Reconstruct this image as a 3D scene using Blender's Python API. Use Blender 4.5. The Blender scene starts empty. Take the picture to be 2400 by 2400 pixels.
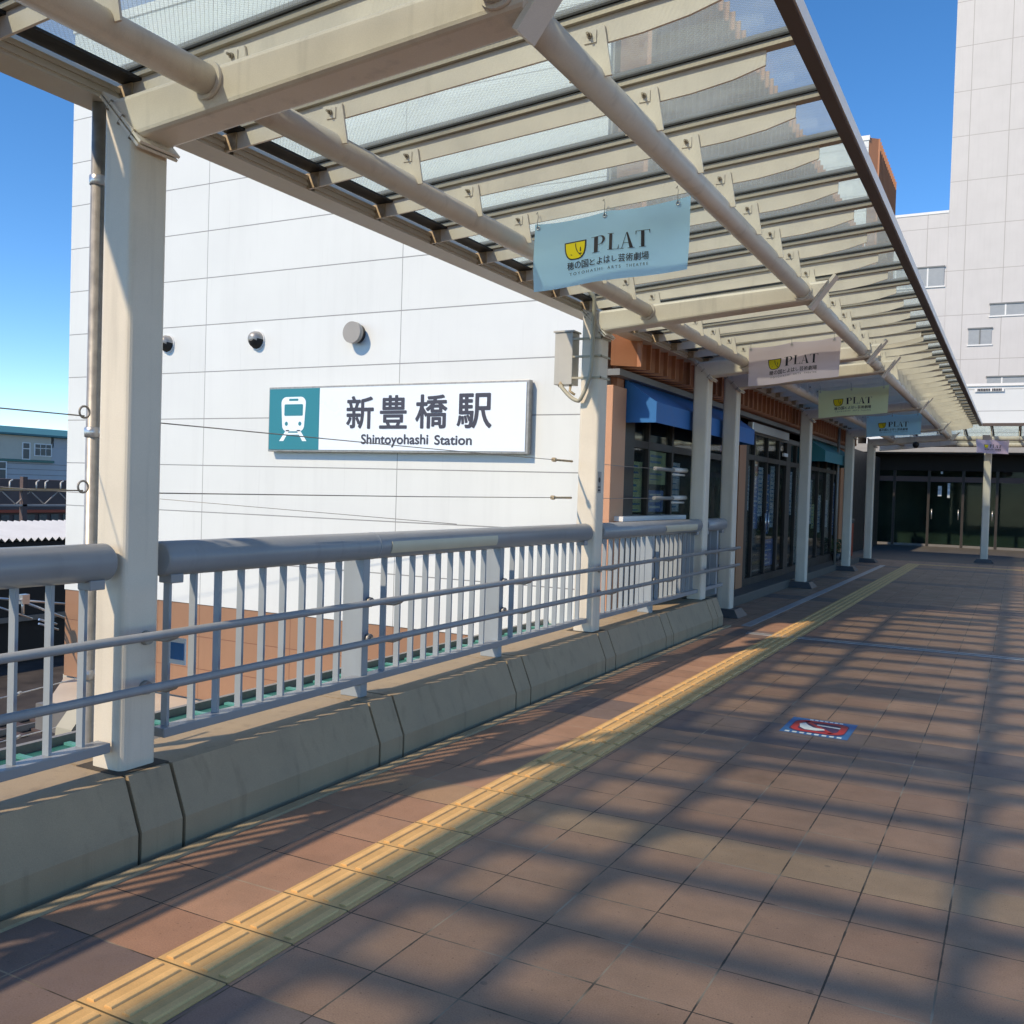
import bpy, bmesh, math, random
from mathutils import Vector, Matrix
random.seed(7)
S = bpy.context.scene
COL = S.collection
R = math.radians

# ------------------------------------------------------------------ camera, sky, sun, exposure
cam_d = bpy.data.cameras.new('camera'); cam = bpy.data.objects.new('camera', cam_d); COL.objects.link(cam); S.camera = cam
YAW, PIT, ROL, FPX = 0.48717179, -0.0227149, 0.03044873, 2234.1
f = Vector((-math.sin(YAW)*math.cos(PIT), math.cos(YAW)*math.cos(PIT), math.sin(PIT)))
r0 = Vector((math.cos(YAW), math.sin(YAW), 0)); u0 = r0.cross(f)
rr = math.cos(ROL)*r0 + math.sin(ROL)*u0; uu = -math.sin(ROL)*r0 + math.cos(ROL)*u0
cam.matrix_world = Matrix(((rr.x, uu.x, -f.x, 0), (rr.y, uu.y, -f.y, 0), (rr.z, uu.z, -f.z, 1.5), (0, 0, 0, 1)))
cam_d.sensor_width = 36; cam_d.lens = 36*FPX/2400; cam_d.clip_start = 0.05; cam_d.clip_end = 3000

SUN = Vector((-0.45, -1.0, 1.0)).normalized()
W = bpy.data.worlds.new('World'); S.world = W; W.use_nodes = True
wn = W.node_tree.nodes; wn.clear()
sky = wn.new('ShaderNodeTexSky'); sky.sky_type = 'NISHITA'; sky.sun_disc = False
sky.sun_elevation = math.asin(SUN.z); sky.sun_rotation = math.atan2(SUN.x, SUN.y)
sky.air_density = 0.6; sky.dust_density = 0.0; sky.ozone_density = 5.0
bg = wn.new('ShaderNodeBackground'); bg.inputs['Strength'].default_value = 0.15
wo = wn.new('ShaderNodeOutputWorld')
hs = wn.new('ShaderNodeHueSaturation'); hs.inputs['Saturation'].default_value = 1.25; hs.inputs['Hue'].default_value = 0.503; hs.inputs['Value'].default_value = 1.1
W.node_tree.links.new(sky.outputs[0], hs.inputs['Color']); W.node_tree.links.new(hs.outputs[0], bg.inputs[0]); W.node_tree.links.new(bg.outputs[0], wo.inputs[0])
sd = bpy.data.lights.new('sun', 'SUN'); so = bpy.data.objects.new('sun', sd); COL.objects.link(so)
sd.energy = 2.0; sd.angle = R(1.5); sd.color = (1.0, 0.975, 0.93)
so.rotation_euler = (-SUN).to_track_quat('-Z', 'Y').to_euler()
S.view_settings.view_transform = 'Standard'; S.view_settings.look = 'None'
S.view_settings.exposure = 0.92; S.view_settings.gamma = 1
S.view_settings.use_white_balance = True; S.view_settings.white_balance_temperature = 9300; S.view_settings.white_balance_tint = 13
S.render.engine = 'CYCLES'
S.cycles.max_bounces = 8; S.cycles.transparent_max_bounces = 24; S.cycles.caustics_reflective = False; S.cycles.caustics_refractive = False

# ------------------------------------------------------------------ material helpers
class NT:
    def __init__(s, name):
        s.m = bpy.data.materials.new(name); s.m.use_nodes = True; s.t = s.m.node_tree; s.t.nodes.clear()
        s.out = s.t.nodes.new('ShaderNodeOutputMaterial')
    def n(s, t, **k):
        x = s.t.nodes.new(t)
        for a, b in k.items(): setattr(x, a, b)
        return x
    def set(s, sock, v):
        if isinstance(v, bpy.types.NodeSocket): s.t.links.new(v, sock)
        elif isinstance(v, (tuple, list)) and len(v) == 3 and sock.type == 'RGBA': sock.default_value = (*v, 1)
        else: sock.default_value = v
    def math(s, op, a, b=0.0, c=0.0):
        x = s.n('ShaderNodeMath', operation=op)
        s.set(x.inputs[0], a); s.set(x.inputs[1], b); s.set(x.inputs[2], c); return x.outputs[0]
    def mix(s, fac, a, b):
        x = s.n('ShaderNodeMix', data_type='RGBA'); s.set(x.inputs[0], fac); s.set(x.inputs[6], a); s.set(x.inputs[7], b); return x.outputs[2]
    def pos(s):
        g = s.n('ShaderNodeNewGeometry'); x = s.n('ShaderNodeSeparateXYZ'); s.t.links.new(g.outputs['Position'], x.inputs[0]); return g.outputs['Position'], x.outputs
    def noise(s, vec, scale, detail=3, rough=0.55):
        x = s.n('ShaderNodeTexNoise'); s.t.links.new(vec, x.inputs['Vector']); x.inputs['Scale'].default_value = scale
        x.inputs['Detail'].default_value = detail; x.inputs['Roughness'].default_value = rough; return x.outputs['Fac']
    def ramp(s, v, lo, hi, a=0.0, b=1.0):
        x = s.n('ShaderNodeMapRange'); s.set(x.inputs[0], v); x.inputs[1].default_value = lo; x.inputs[2].default_value = hi
        x.inputs[3].default_value = a; x.inputs[4].default_value = b; return x.outputs[0]
    def line(s, c, off, per, w):      # 1 on a line of width w, repeated every per
        q = s.math('FRACT', s.math('DIVIDE', s.math('SUBTRACT', c, off - w/2), per))
        return s.math('LESS_THAN', q, w/per)
    def bsdf(s, col, rough=0.5, metal=0.0, spec=0.5, bump=None, bs=0.3, bd=0.002, **k):
        b = s.n('ShaderNodeBsdfPrincipled'); s.set(b.inputs['Base Color'], col); s.set(b.inputs['Roughness'], rough)
        s.set(b.inputs['Metallic'], metal); s.set(b.inputs['Specular IOR Level'], spec)
        for a, v in k.items(): s.set(b.inputs[a.replace('_', ' ')], v)
        if bump is not None:
            u = s.n('ShaderNodeBump'); u.inputs['Strength'].default_value = bs; u.inputs['Distance'].default_value = bd
            s.t.links.new(bump, u.inputs['Height']); s.t.links.new(u.outputs[0], b.inputs['Normal'])
        return b.outputs[0]
    def done(s, sh): s.t.links.new(sh, s.out.inputs[0]); return s.m

def paint(name, col, rough=0.45, var=0.08, scale=3.0, spec=0.4, metal=0.0, fine=0.0, dirt=0.0, bump=0.0):
    t = NT(name); p, c = t.pos()
    n = t.noise(p, scale, 5); k = t.ramp(n, 0.3, 0.7, 1-var, 1+var)
    if fine: k = t.math('MULTIPLY', k, t.ramp(t.noise(p, 260, 2), 0.3, 0.7, 1-fine, 1+fine))
    if dirt:
        st = t.n('ShaderNodeMapping'); t.t.links.new(p, st.inputs[0]); st.inputs['Scale'].default_value = (14, 14, 0.8)
        k = t.math('MULTIPLY', k, t.ramp(t.noise(st.outputs[0], 1.0, 4), 0.55, 0.8, 1.0, 1-dirt))
    vm = t.n('ShaderNodeVectorMath', operation='SCALE'); vm.inputs[0].default_value = col; t.set(vm.inputs['Scale'], k)
    return t.done(t.bsdf(vm.outputs[0], t.ramp(n, 0.2, 0.8, rough*0.85, min(1, rough*1.15)), metal, spec,
                         bump=t.noise(p, 120, 3) if bump else None, bs=bump, bd=0.001))

M = {}
M['cream'] = paint('cream_steel_paint', (0.73, 0.665, 0.575), 0.40, 0.06, 4, fine=0.05, dirt=0.2, bump=0.12)
M['column'] = paint('column_paint', (0.69, 0.63, 0.53), 0.42, 0.06, 3, fine=0.04, dirt=0.2, bump=0.12)
M['rafter'] = paint('rafter_paint', (0.73, 0.665, 0.565), 0.45, 0.06, 5, fine=0.04, dirt=0.1)
M['rust'] = paint('stained_bracket', (0.42, 0.33, 0.22), 0.6, 0.35, 30)
M['bar'] = paint('anodised_bar', (0.42, 0.37, 0.29), 0.4, 0.05, 4, metal=0.2)
M['fascia'] = paint('bronze_fascia', (0.10, 0.075, 0.065), 0.4, 0.1, 4)
M['alu'] = paint('bare_aluminium', (0.62, 0.62, 0.61), 0.35, 0.05, 6, metal=0.6)
M['rubber'] = paint('black_gasket', (0.018, 0.02, 0.022), 0.6, 0.1, 8)
M['bolt'] = paint('stained_bolt', (0.30, 0.25, 0.19), 0.5, 0.3, 60, metal=0.3)
M['rail'] = paint('grey_rail_paint', (0.26, 0.285, 0.305), 0.36, 0.05, 4, spec=0.5, dirt=0.12)
M['baluster'] = paint('pale_grey_rail_paint', (0.30, 0.345, 0.375), 0.4, 0.05, 4, dirt=0.08)
M['gutter'] = paint('gutter_paint', (0.57, 0.53, 0.44), 0.45, 0.06, 3, fine=0.02, dirt=0.1)
M['plate'] = paint('beige_plate', (0.58, 0.54, 0.41), 0.4, 0.05, 6)
M['galv'] = paint('galvanised_pipe', (0.36, 0.35, 0.33), 0.42, 0.16, 22, metal=0.5, dirt=0.25)
M['steel'] = paint('stainless', (0.52, 0.53, 0.54), 0.3, 0.08, 10, metal=0.8)
M['cable'] = paint('steel_cable', (0.28, 0.26, 0.235), 0.5, 0.1, 30, metal=0.3)
M['boxgrey'] = paint('box_paint', (0.46, 0.46, 0.43), 0.4, 0.05, 5, dirt=0.15)
M['conduit'] = paint('beige_conduit', (0.40, 0.38, 0.30), 0.5, 0.05, 5)
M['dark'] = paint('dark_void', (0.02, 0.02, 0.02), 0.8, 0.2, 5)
M['darkrecess'] = paint('dark_sealant', (0.06, 0.048, 0.036), 0.8, 0.2, 15)
M['kerb'] = paint('beige_concrete_panel', (0.36, 0.272, 0.178), 0.66, 0.10, 3.5, fine=0.09, dirt=0.30, bump=0.25)
M['kerbtop'] = paint('kerb_edge_concrete', (0.38, 0.30, 0.19), 0.7, 0.15, 6, fine=0.12, bump=0.3)
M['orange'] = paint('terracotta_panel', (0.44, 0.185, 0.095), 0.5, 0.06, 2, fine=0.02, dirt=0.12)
M['orangelit'] = paint('sunlit_terracotta', (0.60, 0.31, 0.19), 0.5, 0.04, 3)  # terracotta lightened as if sunlit, the light put into the colour
M['greytrim'] = paint('grey_trim', (0.20, 0.21, 0.21), 0.5, 0.05, 4)
M['browntrim'] = paint('bronze_frame', (0.035, 0.029, 0.026), 0.45, 0.12, 5)
M['greylintel'] = paint('grey_lintel', (0.17, 0.16, 0.15), 0.5, 0.1, 3)
M['blue'] = paint('blue_awning', (0.006, 0.15, 0.42), 0.6, 0.08, 4)
M['teal'] = paint('teal_awning', (0.006, 0.20, 0.24), 0.6, 0.08, 4)
M['white'] = paint('white_panel', (0.78, 0.79, 0.78), 0.45, 0.03, 3)
M['signwhite'] = paint('sign_face', (0.80, 0.91, 1.0), 0.3, 0.01, 3)
M['signteal'] = paint('sign_teal', (0.0, 0.225, 0.285), 0.35, 0.02, 3)
M['ink'] = paint('sign_ink', (0.055, 0.06, 0.085), 0.5, 0.02, 3)
M['black'] = paint('black_print', (0.012, 0.012, 0.02), 0.5, 0.02, 3)
M['yellow'] = paint('yellow_print', (0.72, 0.60, 0.015), 0.5, 0.03, 3)
M['capgrey'] = paint('vent_grey', (0.34, 0.33, 0.31), 0.45, 0.05, 6)
M['plinth'] = paint('dark_metal_plinth', (0.075, 0.078, 0.08), 0.5, 0.15, 8)
M['red'] = paint('red_print', (0.62, 0.05, 0.05), 0.5, 0.15, 20)
M['matblue'] = paint('blue_print', (0.02, 0.16, 0.36), 0.5, 0.1, 20)
M['matpurple'] = paint('purple_print', (0.09, 0.045, 0.11), 0.5, 0.1, 20)
M['matwhite'] = paint('white_print', (0.80, 0.82, 0.76), 0.5, 0.1, 20)
M['poster'] = paint('poster_paper', (0.52, 0.60, 0.64), 0.6, 0.4, 9)
M['posterblue'] = paint('blue_poster', (0.08, 0.20, 0.48), 0.6, 0.5, 14)
M['postergreen'] = paint('green_poster', (0.52, 0.58, 0.30), 0.6, 0.3, 12)
M['posterred'] = paint('red_poster', (0.50, 0.12, 0.09), 0.6, 0.5, 12)
M['ground'] = paint('dark_ballast', (0.05, 0.042, 0.038), 0.9, 0.4, 1.2, fine=0.3)
M['ledge'] = paint('pale_roof_ledge', (0.55, 0.47, 0.38), 0.7, 0.08, 2)
M['greenish'] = paint('green_steel', (0.02, 0.16, 0.14), 0.45, 0.2, 6)
M['greenlit'] = paint('lit_green_steel', (0.08, 0.34, 0.30), 0.4, 0.1, 6)  # brighter copy of the green steel, lit look held in the colour
M['porch'] = paint('grey_porch_floor', (0.10, 0.092, 0.082), 0.6, 0.15, 2)
M['leaf'] = paint('leaf', (0.05, 0.10, 0.035), 0.5, 0.4, 30)
M['bin'] = paint('orange_red_plastic', (0.42, 0.06, 0.03), 0.5, 0.1, 5)
M['strip'] = paint('grey_metal_drain', (0.40, 0.42, 0.44), 0.42, 0.25, 9, metal=0.3)
M['hallwall'] = paint('hall_wall', (0.16, 0.20, 0.18), 0.7, 0.3, 1.2)
M['rooftile'] = paint('teal_roof', (0.03, 0.17, 0.19), 0.6, 0.1, 0.5)
M['bgcream'] = paint('far_cream_wall', (0.55, 0.52, 0.44), 0.8, 0.06, 0.3)
M['bggrey'] = paint('far_grey_cladding', (0.44, 0.46, 0.48), 0.6, 0.06, 0.3)
M['bgbrown'] = paint('far_brown_wall', (0.12, 0.085, 0.08), 0.8, 0.25, 0.3)
M['bgglass'] = paint('far_window', (0.05, 0.07, 0.08), 0.3, 0.1, 0.5)
M['whiteroof'] = paint('white_corrugated_roof', (0.55, 0.57, 0.58), 0.5, 0.05, 1)
M['gantry'] = paint('ochre_gantry', (0.42, 0.26, 0.09), 0.6, 0.1, 1)
M['gantrylat'] = paint('grey_lattice', (0.36, 0.34, 0.32), 0.6, 0.15, 1)
M['insul'] = paint('insulator_white', (0.66, 0.65, 0.60), 0.4, 0.05, 20)
M['towerglass'] = paint('tower_blinds', (0.34, 0.37, 0.39), 0.35, 0.05, 4)

def panels(name, col, axes, rough=0.4, var=0.03, linecol=(0.29, 0.30, 0.30), grime=0.0):
    t = NT(name); p, c = t.pos(); m = None
    for ax, off, per, w in axes:
        l = t.line(c[ax], off, per, w); m = l if m is None else t.math('MAXIMUM', m, l)
    st = t.n('ShaderNodeMapping'); t.t.links.new(p, st.inputs[0]); st.inputs['Scale'].default_value = (6, 6, 0.35)
    k = t.math('MULTIPLY', t.ramp(t.noise(p, 0.9, 4), 0.3, 0.7, 1-var, 1+var), t.ramp(t.noise(st.outputs[0], 1, 4), 0.5, 0.85, 1, 1-2*var))
    if grime:
        cb = t.n('ShaderNodeCombineXYZ'); t.set(cb.inputs[0], t.math('FLOOR', t.math('DIVIDE', t.math('SUBTRACT', c[axes[1][0]], axes[1][1]), axes[1][2])))
        t.set(cb.inputs[1], t.math('FLOOR', t.math('DIVIDE', t.math('SUBTRACT', c[2], axes[0][1]), axes[0][2])))
        w_ = t.n('ShaderNodeTexWhiteNoise'); t.t.links.new(cb.outputs[0], w_.inputs[0])
        k = t.math('MULTIPLY', k, t.ramp(w_.outputs['Value'], 0, 1, 1-grime*0.35, 1.0))
        s2_ = t.n('ShaderNodeMapping'); t.t.links.new(p, s2_.inputs[0]); s2_.inputs['Scale'].default_value = (22, 22, 0.9)
        k = t.math('MULTIPLY', k, t.ramp(t.noise(s2_.outputs[0], 1, 3), 0.62, 0.80, 1.0, 1-grime))
    vm = t.n('ShaderNodeVectorMath', operation='SCALE'); vm.inputs[0].default_value = col; t.set(vm.inputs['Scale'], k)
    return t.done(t.bsdf(t.mix(m, vm.outputs[0], linecol), rough, 0, 0.4, bump=t.math('SUBTRACT', 1.0, m), bs=0.4, bd=0.006))
M['whitewall'] = panels('white_wall_panels', (0.735, 0.775, 0.765), [(2, 1.70, 0.6015, 0.012), (0, -6.27, 3.03, 0.009)], grime=0.09)
M['brickband'] = panels('terracotta_wall_panels', (0.345, 0.185, 0.112), [(2, -0.10, 0.42, 0.010), (0, -6.27, 0.76, 0.010)], 0.5, 0.06, (0.22, 0.10, 0.06))
M['tower'] = panels('pale_grey_tower_panels', (0.59, 0.58, 0.575), [(2, 21.28, 3.17, 0.045), (0, -3.99, 2.49, 0.045)], 0.6, 0.03, (0.40, 0.38, 0.37))
M['entrywall'] = panels('white_entry_wall', (0.66, 0.70, 0.71), [(2, 4.70, 0.74, 0.02)], 0.5, 0.02)

# deck tiles
t = NT('deck_tiles'); p, c = t.pos()
tx = t.math('DIVIDE', t.math('SUBTRACT', c[0], -0.165), 0.308); ty = t.math('DIVIDE', t.math('SUBTRACT', c[1], 2.685), 0.2898)
ix, iy = t.math('FLOOR', tx), t.math('FLOOR', ty)
cb = t.n('ShaderNodeCombineXYZ'); t.set(cb.inputs[0], ix); t.set(cb.inputs[1], iy)
wnz = t.n('ShaderNodeTexWhiteNoise'); t.t.links.new(cb.outputs[0], wnz.inputs[0]); rnd = wnz.outputs['Value']
cb2 = t.n('ShaderNodeCombineXYZ'); t.set(cb2.inputs[0], iy); wz2 = t.n('ShaderNodeTexWhiteNoise'); t.t.links.new(cb2.outputs[0], wz2.inputs[0])
col = t.mix(rnd, (0.340, 0.190, 0.128), (0.384, 0.219, 0.147))
col = t.mix(t.math('MULTIPLY', t.math('GREATER_THAN', rnd, 0.86), 0.6), col, (0.31, 0.162, 0.108))
# rows of darker tiles every fifteen courses, and one paler course
m15 = t.math('MODULO', t.math('ADD', iy, 64), 15)     # rows 11,12 of each cycle
isd = t.math('MULTIPLY', t.math('GREATER_THAN', m15, -0.5), t.math('LESS_THAN', m15, 1.5))
col = t.mix(isd, col, t.mix(rnd, (0.155, 0.113, 0.104), (0.185, 0.134, 0.120)))
pale = t.math('COMPARE', iy, 4.0, 0.3)
col = t.mix(t.math('MULTIPLY', pale, 0.6), col, (0.38, 0.25, 0.15))
fx, fy = t.math('FRACT', tx), t.math('FRACT', ty)
def edge(fr, w): return t.math('MAXIMUM', t.math('LESS_THAN', fr, w), t.math('GREATER_THAN', fr, t.math('SUBTRACT', 1.0, w)))
wob = t.ramp(t.noise(p, 14, 3), 0.35, 0.65, 0.006, 0.013)
grout = t.math('MAXIMUM', edge(fx, wob), edge(fy, wob))
gcol = t.mix(t.ramp(t.noise(p, 2.3, 2), 0.50, 0.62), (0.045, 0.034, 0.027), (0.34, 0.27, 0.20))
sp = t.noise(p, 190, 2, 0.7); spk = t.ramp(sp, 0.28, 0.72, 0.80, 1.20)
big = t.ramp(t.noise(p, 3.2, 6, 0.65), 0.3, 0.7, 0.86, 1.14)
pit = t.ramp(t.noise(p, 75, 1), 0.24, 0.30, 0.62, 1.0)
vm = t.n('ShaderNodeVectorMath', operation='SCALE'); t.set(vm.inputs[0], col); t.set(vm.inputs['Scale'], t.math('MULTIPLY', t.math('MULTIPLY', spk, big), pit))
vo = t.n('ShaderNodeTexVoronoi'); t.t.links.new(p, vo.inputs['Vector']); vo.inputs['Scale'].default_value = 3.1
gum = t.math('MULTIPLY', t.math('LESS_THAN', t.math('ADD', vo.outputs['Distance'], t.math('MULTIPLY', t.noise(p, 60, 2), 0.03)), 0.055), 0.45)
stn = t.ramp(t.noise(p, 1.1, 7, 0.68), 0.50, 0.66, 0.0, 0.34)
fin = t.mix(stn, t.mix(gum, vm.outputs[0], (0.11, 0.085, 0.068)), (0.17, 0.115, 0.08))
fin = t.mix(grout, fin, gcol)
h = t.math('SUBTRACT', t.math('ADD', t.math('MULTIPLY', sp, 0.35), t.math('MULTIPLY', t.noise(p, 40, 2), 0.2)), grout)
M['deck'] = t.done(t.bsdf(fin, t.ramp(t.noise(p, 5, 3), 0.3, 0.7, 0.50, 0.68), 0, 0.4, bump=h, bs=0.45, bd=0.003))

# yellow tactile paving
t = NT('tactile_yellow'); p, c = t.pos()
g = t.line(c[1], 2.685, 0.2898, 0.007)
dirt = t.ramp(t.noise(p, 9, 5, 0.65), 0.35, 0.75, 1.0, 0.78)
vm = t.n('ShaderNodeVectorMath', operation='SCALE'); vm.inputs[0].default_value = (0.83, 0.50, 0.21); t.set(vm.inputs['Scale'], t.math('MULTIPLY', t.math('MULTIPLY', dirt, t.ramp(c[2], 0.0045, 0.009, 0.84, 1.04)), t.ramp(t.noise(p, 200, 2), 0.3, 0.7, 0.92, 1.08)))
M['tactile'] = t.done(t.bsdf(t.mix(g, vm.outputs[0], (0.13, 0.09, 0.035)), 0.55, 0, 0.4, bump=t.noise(p, 160, 2), bs=0.2, bd=0.001))

# wired roof glass: clear-ish, dusty, with a fine wire grid
t = NT('wired_roof_glass'); p, c = t.pos()
a = t.math('ADD', c[0], c[1]); b = t.math('SUBTRACT', c[0], c[1])
wire = t.math('MAXIMUM', t.line(a, 0, 0.022, 0.0016), t.line(b, 0, 0.022, 0.0016))
tr = t.n('ShaderNodeBsdfTransparent'); t.set(tr.inputs[0], (0.90, 0.97, 0.96))
tl = t.n('ShaderNodeBsdfTranslucent'); t.set(tl.inputs[0], (0.88, 0.95, 0.91))
df = t.n('ShaderNodeBsdfDiffuse'); t.set(df.inputs[0], (0.45, 0.50, 0.48))
gl = t.n('ShaderNodeBsdfGlossy'); gl.inputs['Roughness'].default_value = 0.08; t.set(gl.inputs[0], (0.9, 0.9, 0.9))
def mixs(fac, A, B):
    x = t.n('ShaderNodeMixShader'); t.set(x.inputs[0], fac); t.t.links.new(A, x.inputs[1]); t.t.links.new(B, x.inputs[2]); return x.outputs[0]
dust = t.ramp(t.noise(p, 3.0, 5, 0.6), 0.3, 0.75, 0.14, 0.24)
s1 = mixs(dust, tr.outputs[0], mixs(0.08, tl.outputs[0], df.outputs[0]))
fr = t.n('ShaderNodeFresnel'); fr.inputs['IOR'].default_value = 1.2
s2 = mixs(t.math('MULTIPLY', fr.outputs[0], 0.3), s1, gl.outputs[0])
wd = t.n('ShaderNodeBsdfDiffuse'); t.set(wd.inputs[0], (0.16, 0.18, 0.18))
M['glass'] = t.done(mixs(t.math('MULTIPLY', wire, 0.4), s2, wd.outputs[0]))
# shop glass: dark reflective pane
def pane(name, tint, refl):
    global t
    t = NT(name)
    tr = t.n('ShaderNodeBsdfTransparent'); t.set(tr.inputs[0], tint)
    gl = t.n('ShaderNodeBsdfGlossy'); gl.inputs['Roughness'].default_value = 0.03; t.set(gl.inputs[0], (0.8, 0.85, 0.87))
    fr = t.n('ShaderNodeFresnel'); fr.inputs['IOR'].default_value = 1.25
    return t.done(mixs(t.math('MULTIPLY', fr.outputs[0], refl), tr.outputs[0], gl.outputs[0]))
M['shopglass'] = pane('shop_glass', (0.86, 0.90, 0.90), 0.5)
M['doorglass'] = pane('dark_door_glass', (0.50, 0.58, 0.55), 0.7)
def cloth(name, col):
    global t
    t = NT(name); p, c = t.pos()
    d = t.bsdf(col, 0.75, 0, 0.2, bump=t.noise(p, 7, 4), bs=0.25, bd=0.01); tl = t.n('ShaderNodeBsdfTranslucent'); t.set(tl.inputs[0], col)
    return t.done(mixs(0.62, d, tl.outputs[0]))
M['clothblue'] = cloth('pale_blue_cloth', (0.44, 0.79, 1.0))
M['clothmauve'] = cloth('pale_mauve_cloth', (0.80, 0.70, 0.76))
M['clothgreen'] = cloth('pale_green_cloth', (0.85, 0.92, 0.55))
M['clothpink'] = cloth('pale_pink_cloth', (0.95, 0.76, 0.92))
M['clothsky'] = cloth('sky_blue_cloth', (0.42, 0.84, 1.0))

# ------------------------------------------------------------------ object helpers
def meta(o, label=None, cat=None, group=None, kind=None):
    if label: o['label'] = label
    if cat: o['category'] = cat
    if group: o['group'] = group
    if kind: o['kind'] = kind
    return o
def thing(name, label, cat, loc=(0, 0, 0), group=None):
    o = bpy.data.objects.new(name, None); COL.objects.link(o); o.location = loc; o.empty_display_size = 0.2
    return meta(o, label, cat, group)
class B:
    def __init__(s): s.bm = bmesh.new()
    def box(s, x0, x1, y0, y1, z0, z1, bev=0.0):
        bm = bmesh.new() if bev else s.bm
        v = [bm.verts.new(q) for q in ((x0, y0, z0), (x1, y0, z0), (x1, y1, z0), (x0, y1, z0), (x0, y0, z1), (x1, y0, z1), (x1, y1, z1), (x0, y1, z1))]
        for q in ((0, 3, 2, 1), (4, 5, 6, 7), (0, 1, 5, 4), (1, 2, 6, 5), (2, 3, 7, 6), (3, 0, 4, 7)): bm.faces.new([v[i] for i in q])
        if bev:
            bmesh.ops.bevel(bm, geom=bm.edges[:], offset=bev, segments=2, affect='EDGES', profile=0.5); s.merge(bm)
        return s
    def merge(s, bm):
        me = bpy.data.meshes.new('t'); bm.to_mesh(me); bm.free(); s.bm.from_mesh(me); bpy.data.meshes.remove(me)
    def prism(s, poly, ax, a, b):     # poly of 2-D points in the plane across axis ax, extruded a..b
        def P(q, h):
            return {0: (h, q[0], q[1]), 1: (q[0], h, q[1]), 2: (q[0], q[1], h)}[ax]
        lo = [s.bm.verts.new(P(q, a)) for q in poly]; hi = [s.bm.verts.new(P(q, b)) for q in poly]
        n = len(poly)
        s.bm.faces.new(lo); s.bm.faces.new(hi[::-1])
        for i in range(n): s.bm.faces.new((lo[i], hi[i], hi[(i+1) % n], lo[(i+1) % n]))
        return s
    def tube(s, pts, r, n=12, cap=True):
        pts = [Vector(q) for q in pts]; rings = []; up = None
        for i, q in enumerate(pts):
            d = (pts[min(i+1, len(pts)-1)] - pts[max(i-1, 0)]).normalized()
            if up is None: up = d.orthogonal().normalized()
            up = (up - d*up.dot(d)).normalized(); sd_ = d.cross(up)
            ri = r[i] if isinstance(r, (list, tuple)) else r
            rings.append([s.bm.verts.new(q + ri*(math.cos(2*math.pi*k/n)*up + math.sin(2*math.pi*k/n)*sd_)) for k in range(n)])
        for a, b in zip(rings, rings[1:]):
            for k in range(n):
                fc = s.bm.faces.new((a[k], a[(k+1) % n], b[(k+1) % n], b[k])); fc.smooth = True
        if cap: s.bm.faces.new(rings[0][::-1]); s.bm.faces.new(rings[-1])
        return s
    def xf(s, m): bmesh.ops.transform(s.bm, matrix=m, verts=s.bm.verts[:]); return s
    def build(s, name, mat, parent=None, norm=True):
        if norm: bmesh.ops.recalc_face_normals(s.bm, faces=s.bm.faces[:])
        me = bpy.data.meshes.new(name); s.bm.to_mesh(me); s.bm.free()
        for m_ in (mat if isinstance(mat, list) else [mat]): me.materials.append(m_)
        o = bpy.data.objects.new(name, me); COL.objects.link(o)
        if parent is not None:
            o.parent = parent
            q = parent
            off = Vector((0, 0, 0))
            while q is not None: off += q.location; q = q.parent
            o.data.transform(Matrix.Translation(-off))
        return o
def rrect(x0, x1, y0, y1, r, n=4):
    pts = []
    for cx, cy, a0 in ((x1-r, y0+r, -90), (x1-r, y1-r, 0), (x0+r, y1-r, 90), (x0+r, y0+r, 180)):
        for k in range(n+1):
            a = R(a0 + 90*k/n); pts.append((cx + r*math.cos(a), cy + r*math.sin(a)))
    return pts
def copy_tree(o, parent, off):
    c = o.copy(); COL.objects.link(c); c.parent = parent
    if off is not None: c.location = o.location + off
    for ch in list(o.children): copy_tree(ch, c, None)
    return c

# ------------------------------------------------------------------ ground, deck, kerbs
meta(B().box(-400, 400, -200, 500, -6.5, -6.0).build('ground', M['ground']), kind='structure')
meta(B().box(-2.89, 9, -4, 26.5, -0.5, 0).box(-3.37, -2.89, 10.98, 26.5, -0.5, 0).build('deck', M['deck']), kind='structure')
meta(B().box(-7.5, 9, 26.5, 42, -0.5, 0).build('porch_floor', M['porch']), kind='structure')
b = B().box(-2.325, -2.03, -2, 24.95, -0.01, 0.004).box(-2.325, 9, 24.955, 25.25, -0.01, 0.004)
y0 = 2.685 - 0.2898*12
while y0 < 24.8:
    for k in range(4):
        x = -2.325 + 0.295*(0.125 + 0.25*k)
        b.prism([(x-0.017, 0.0035), (x-0.013, 0.0105), (x+0.013, 0.0105), (x+0.017, 0.0035)], 1, y0+0.02, y0+0.27)
    y0 += 0.2898
meta(b.build('tactile_strip', M['tactile']), kind='structure')
b = B().box(-2.60, 9, 10.49, 10.515, -0.01, 0.006).box(-2.60, 9, 10.575, 10.60, -0.01, 0.006)
meta(b.build('expansion_joint', M['strip']), kind='structure')
meta(B().box(-2.60, 9, 10.516, 10.574, -0.01, 0.002).build('joint_filler', M['darkrecess']), kind='structure')
meta(B().box(-2.80, -2.69, 11.1, 23.9, -0.01, 0.006).build('drain_cover', M['strip']), 'long grey metal drain cover let into the deck beside the yellow strip', 'drain cover')
meta(B().box(-2.938, -2.888, -4, 10.98, -0.3, 0.012).build('edge_strip', M['kerbtop']), kind='structure')
meta(B().box(-2.990, -2.938, -4, 10.98, -0.3, -0.10).build('edge_gutter', M['dark']), kind='structure')

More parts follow.
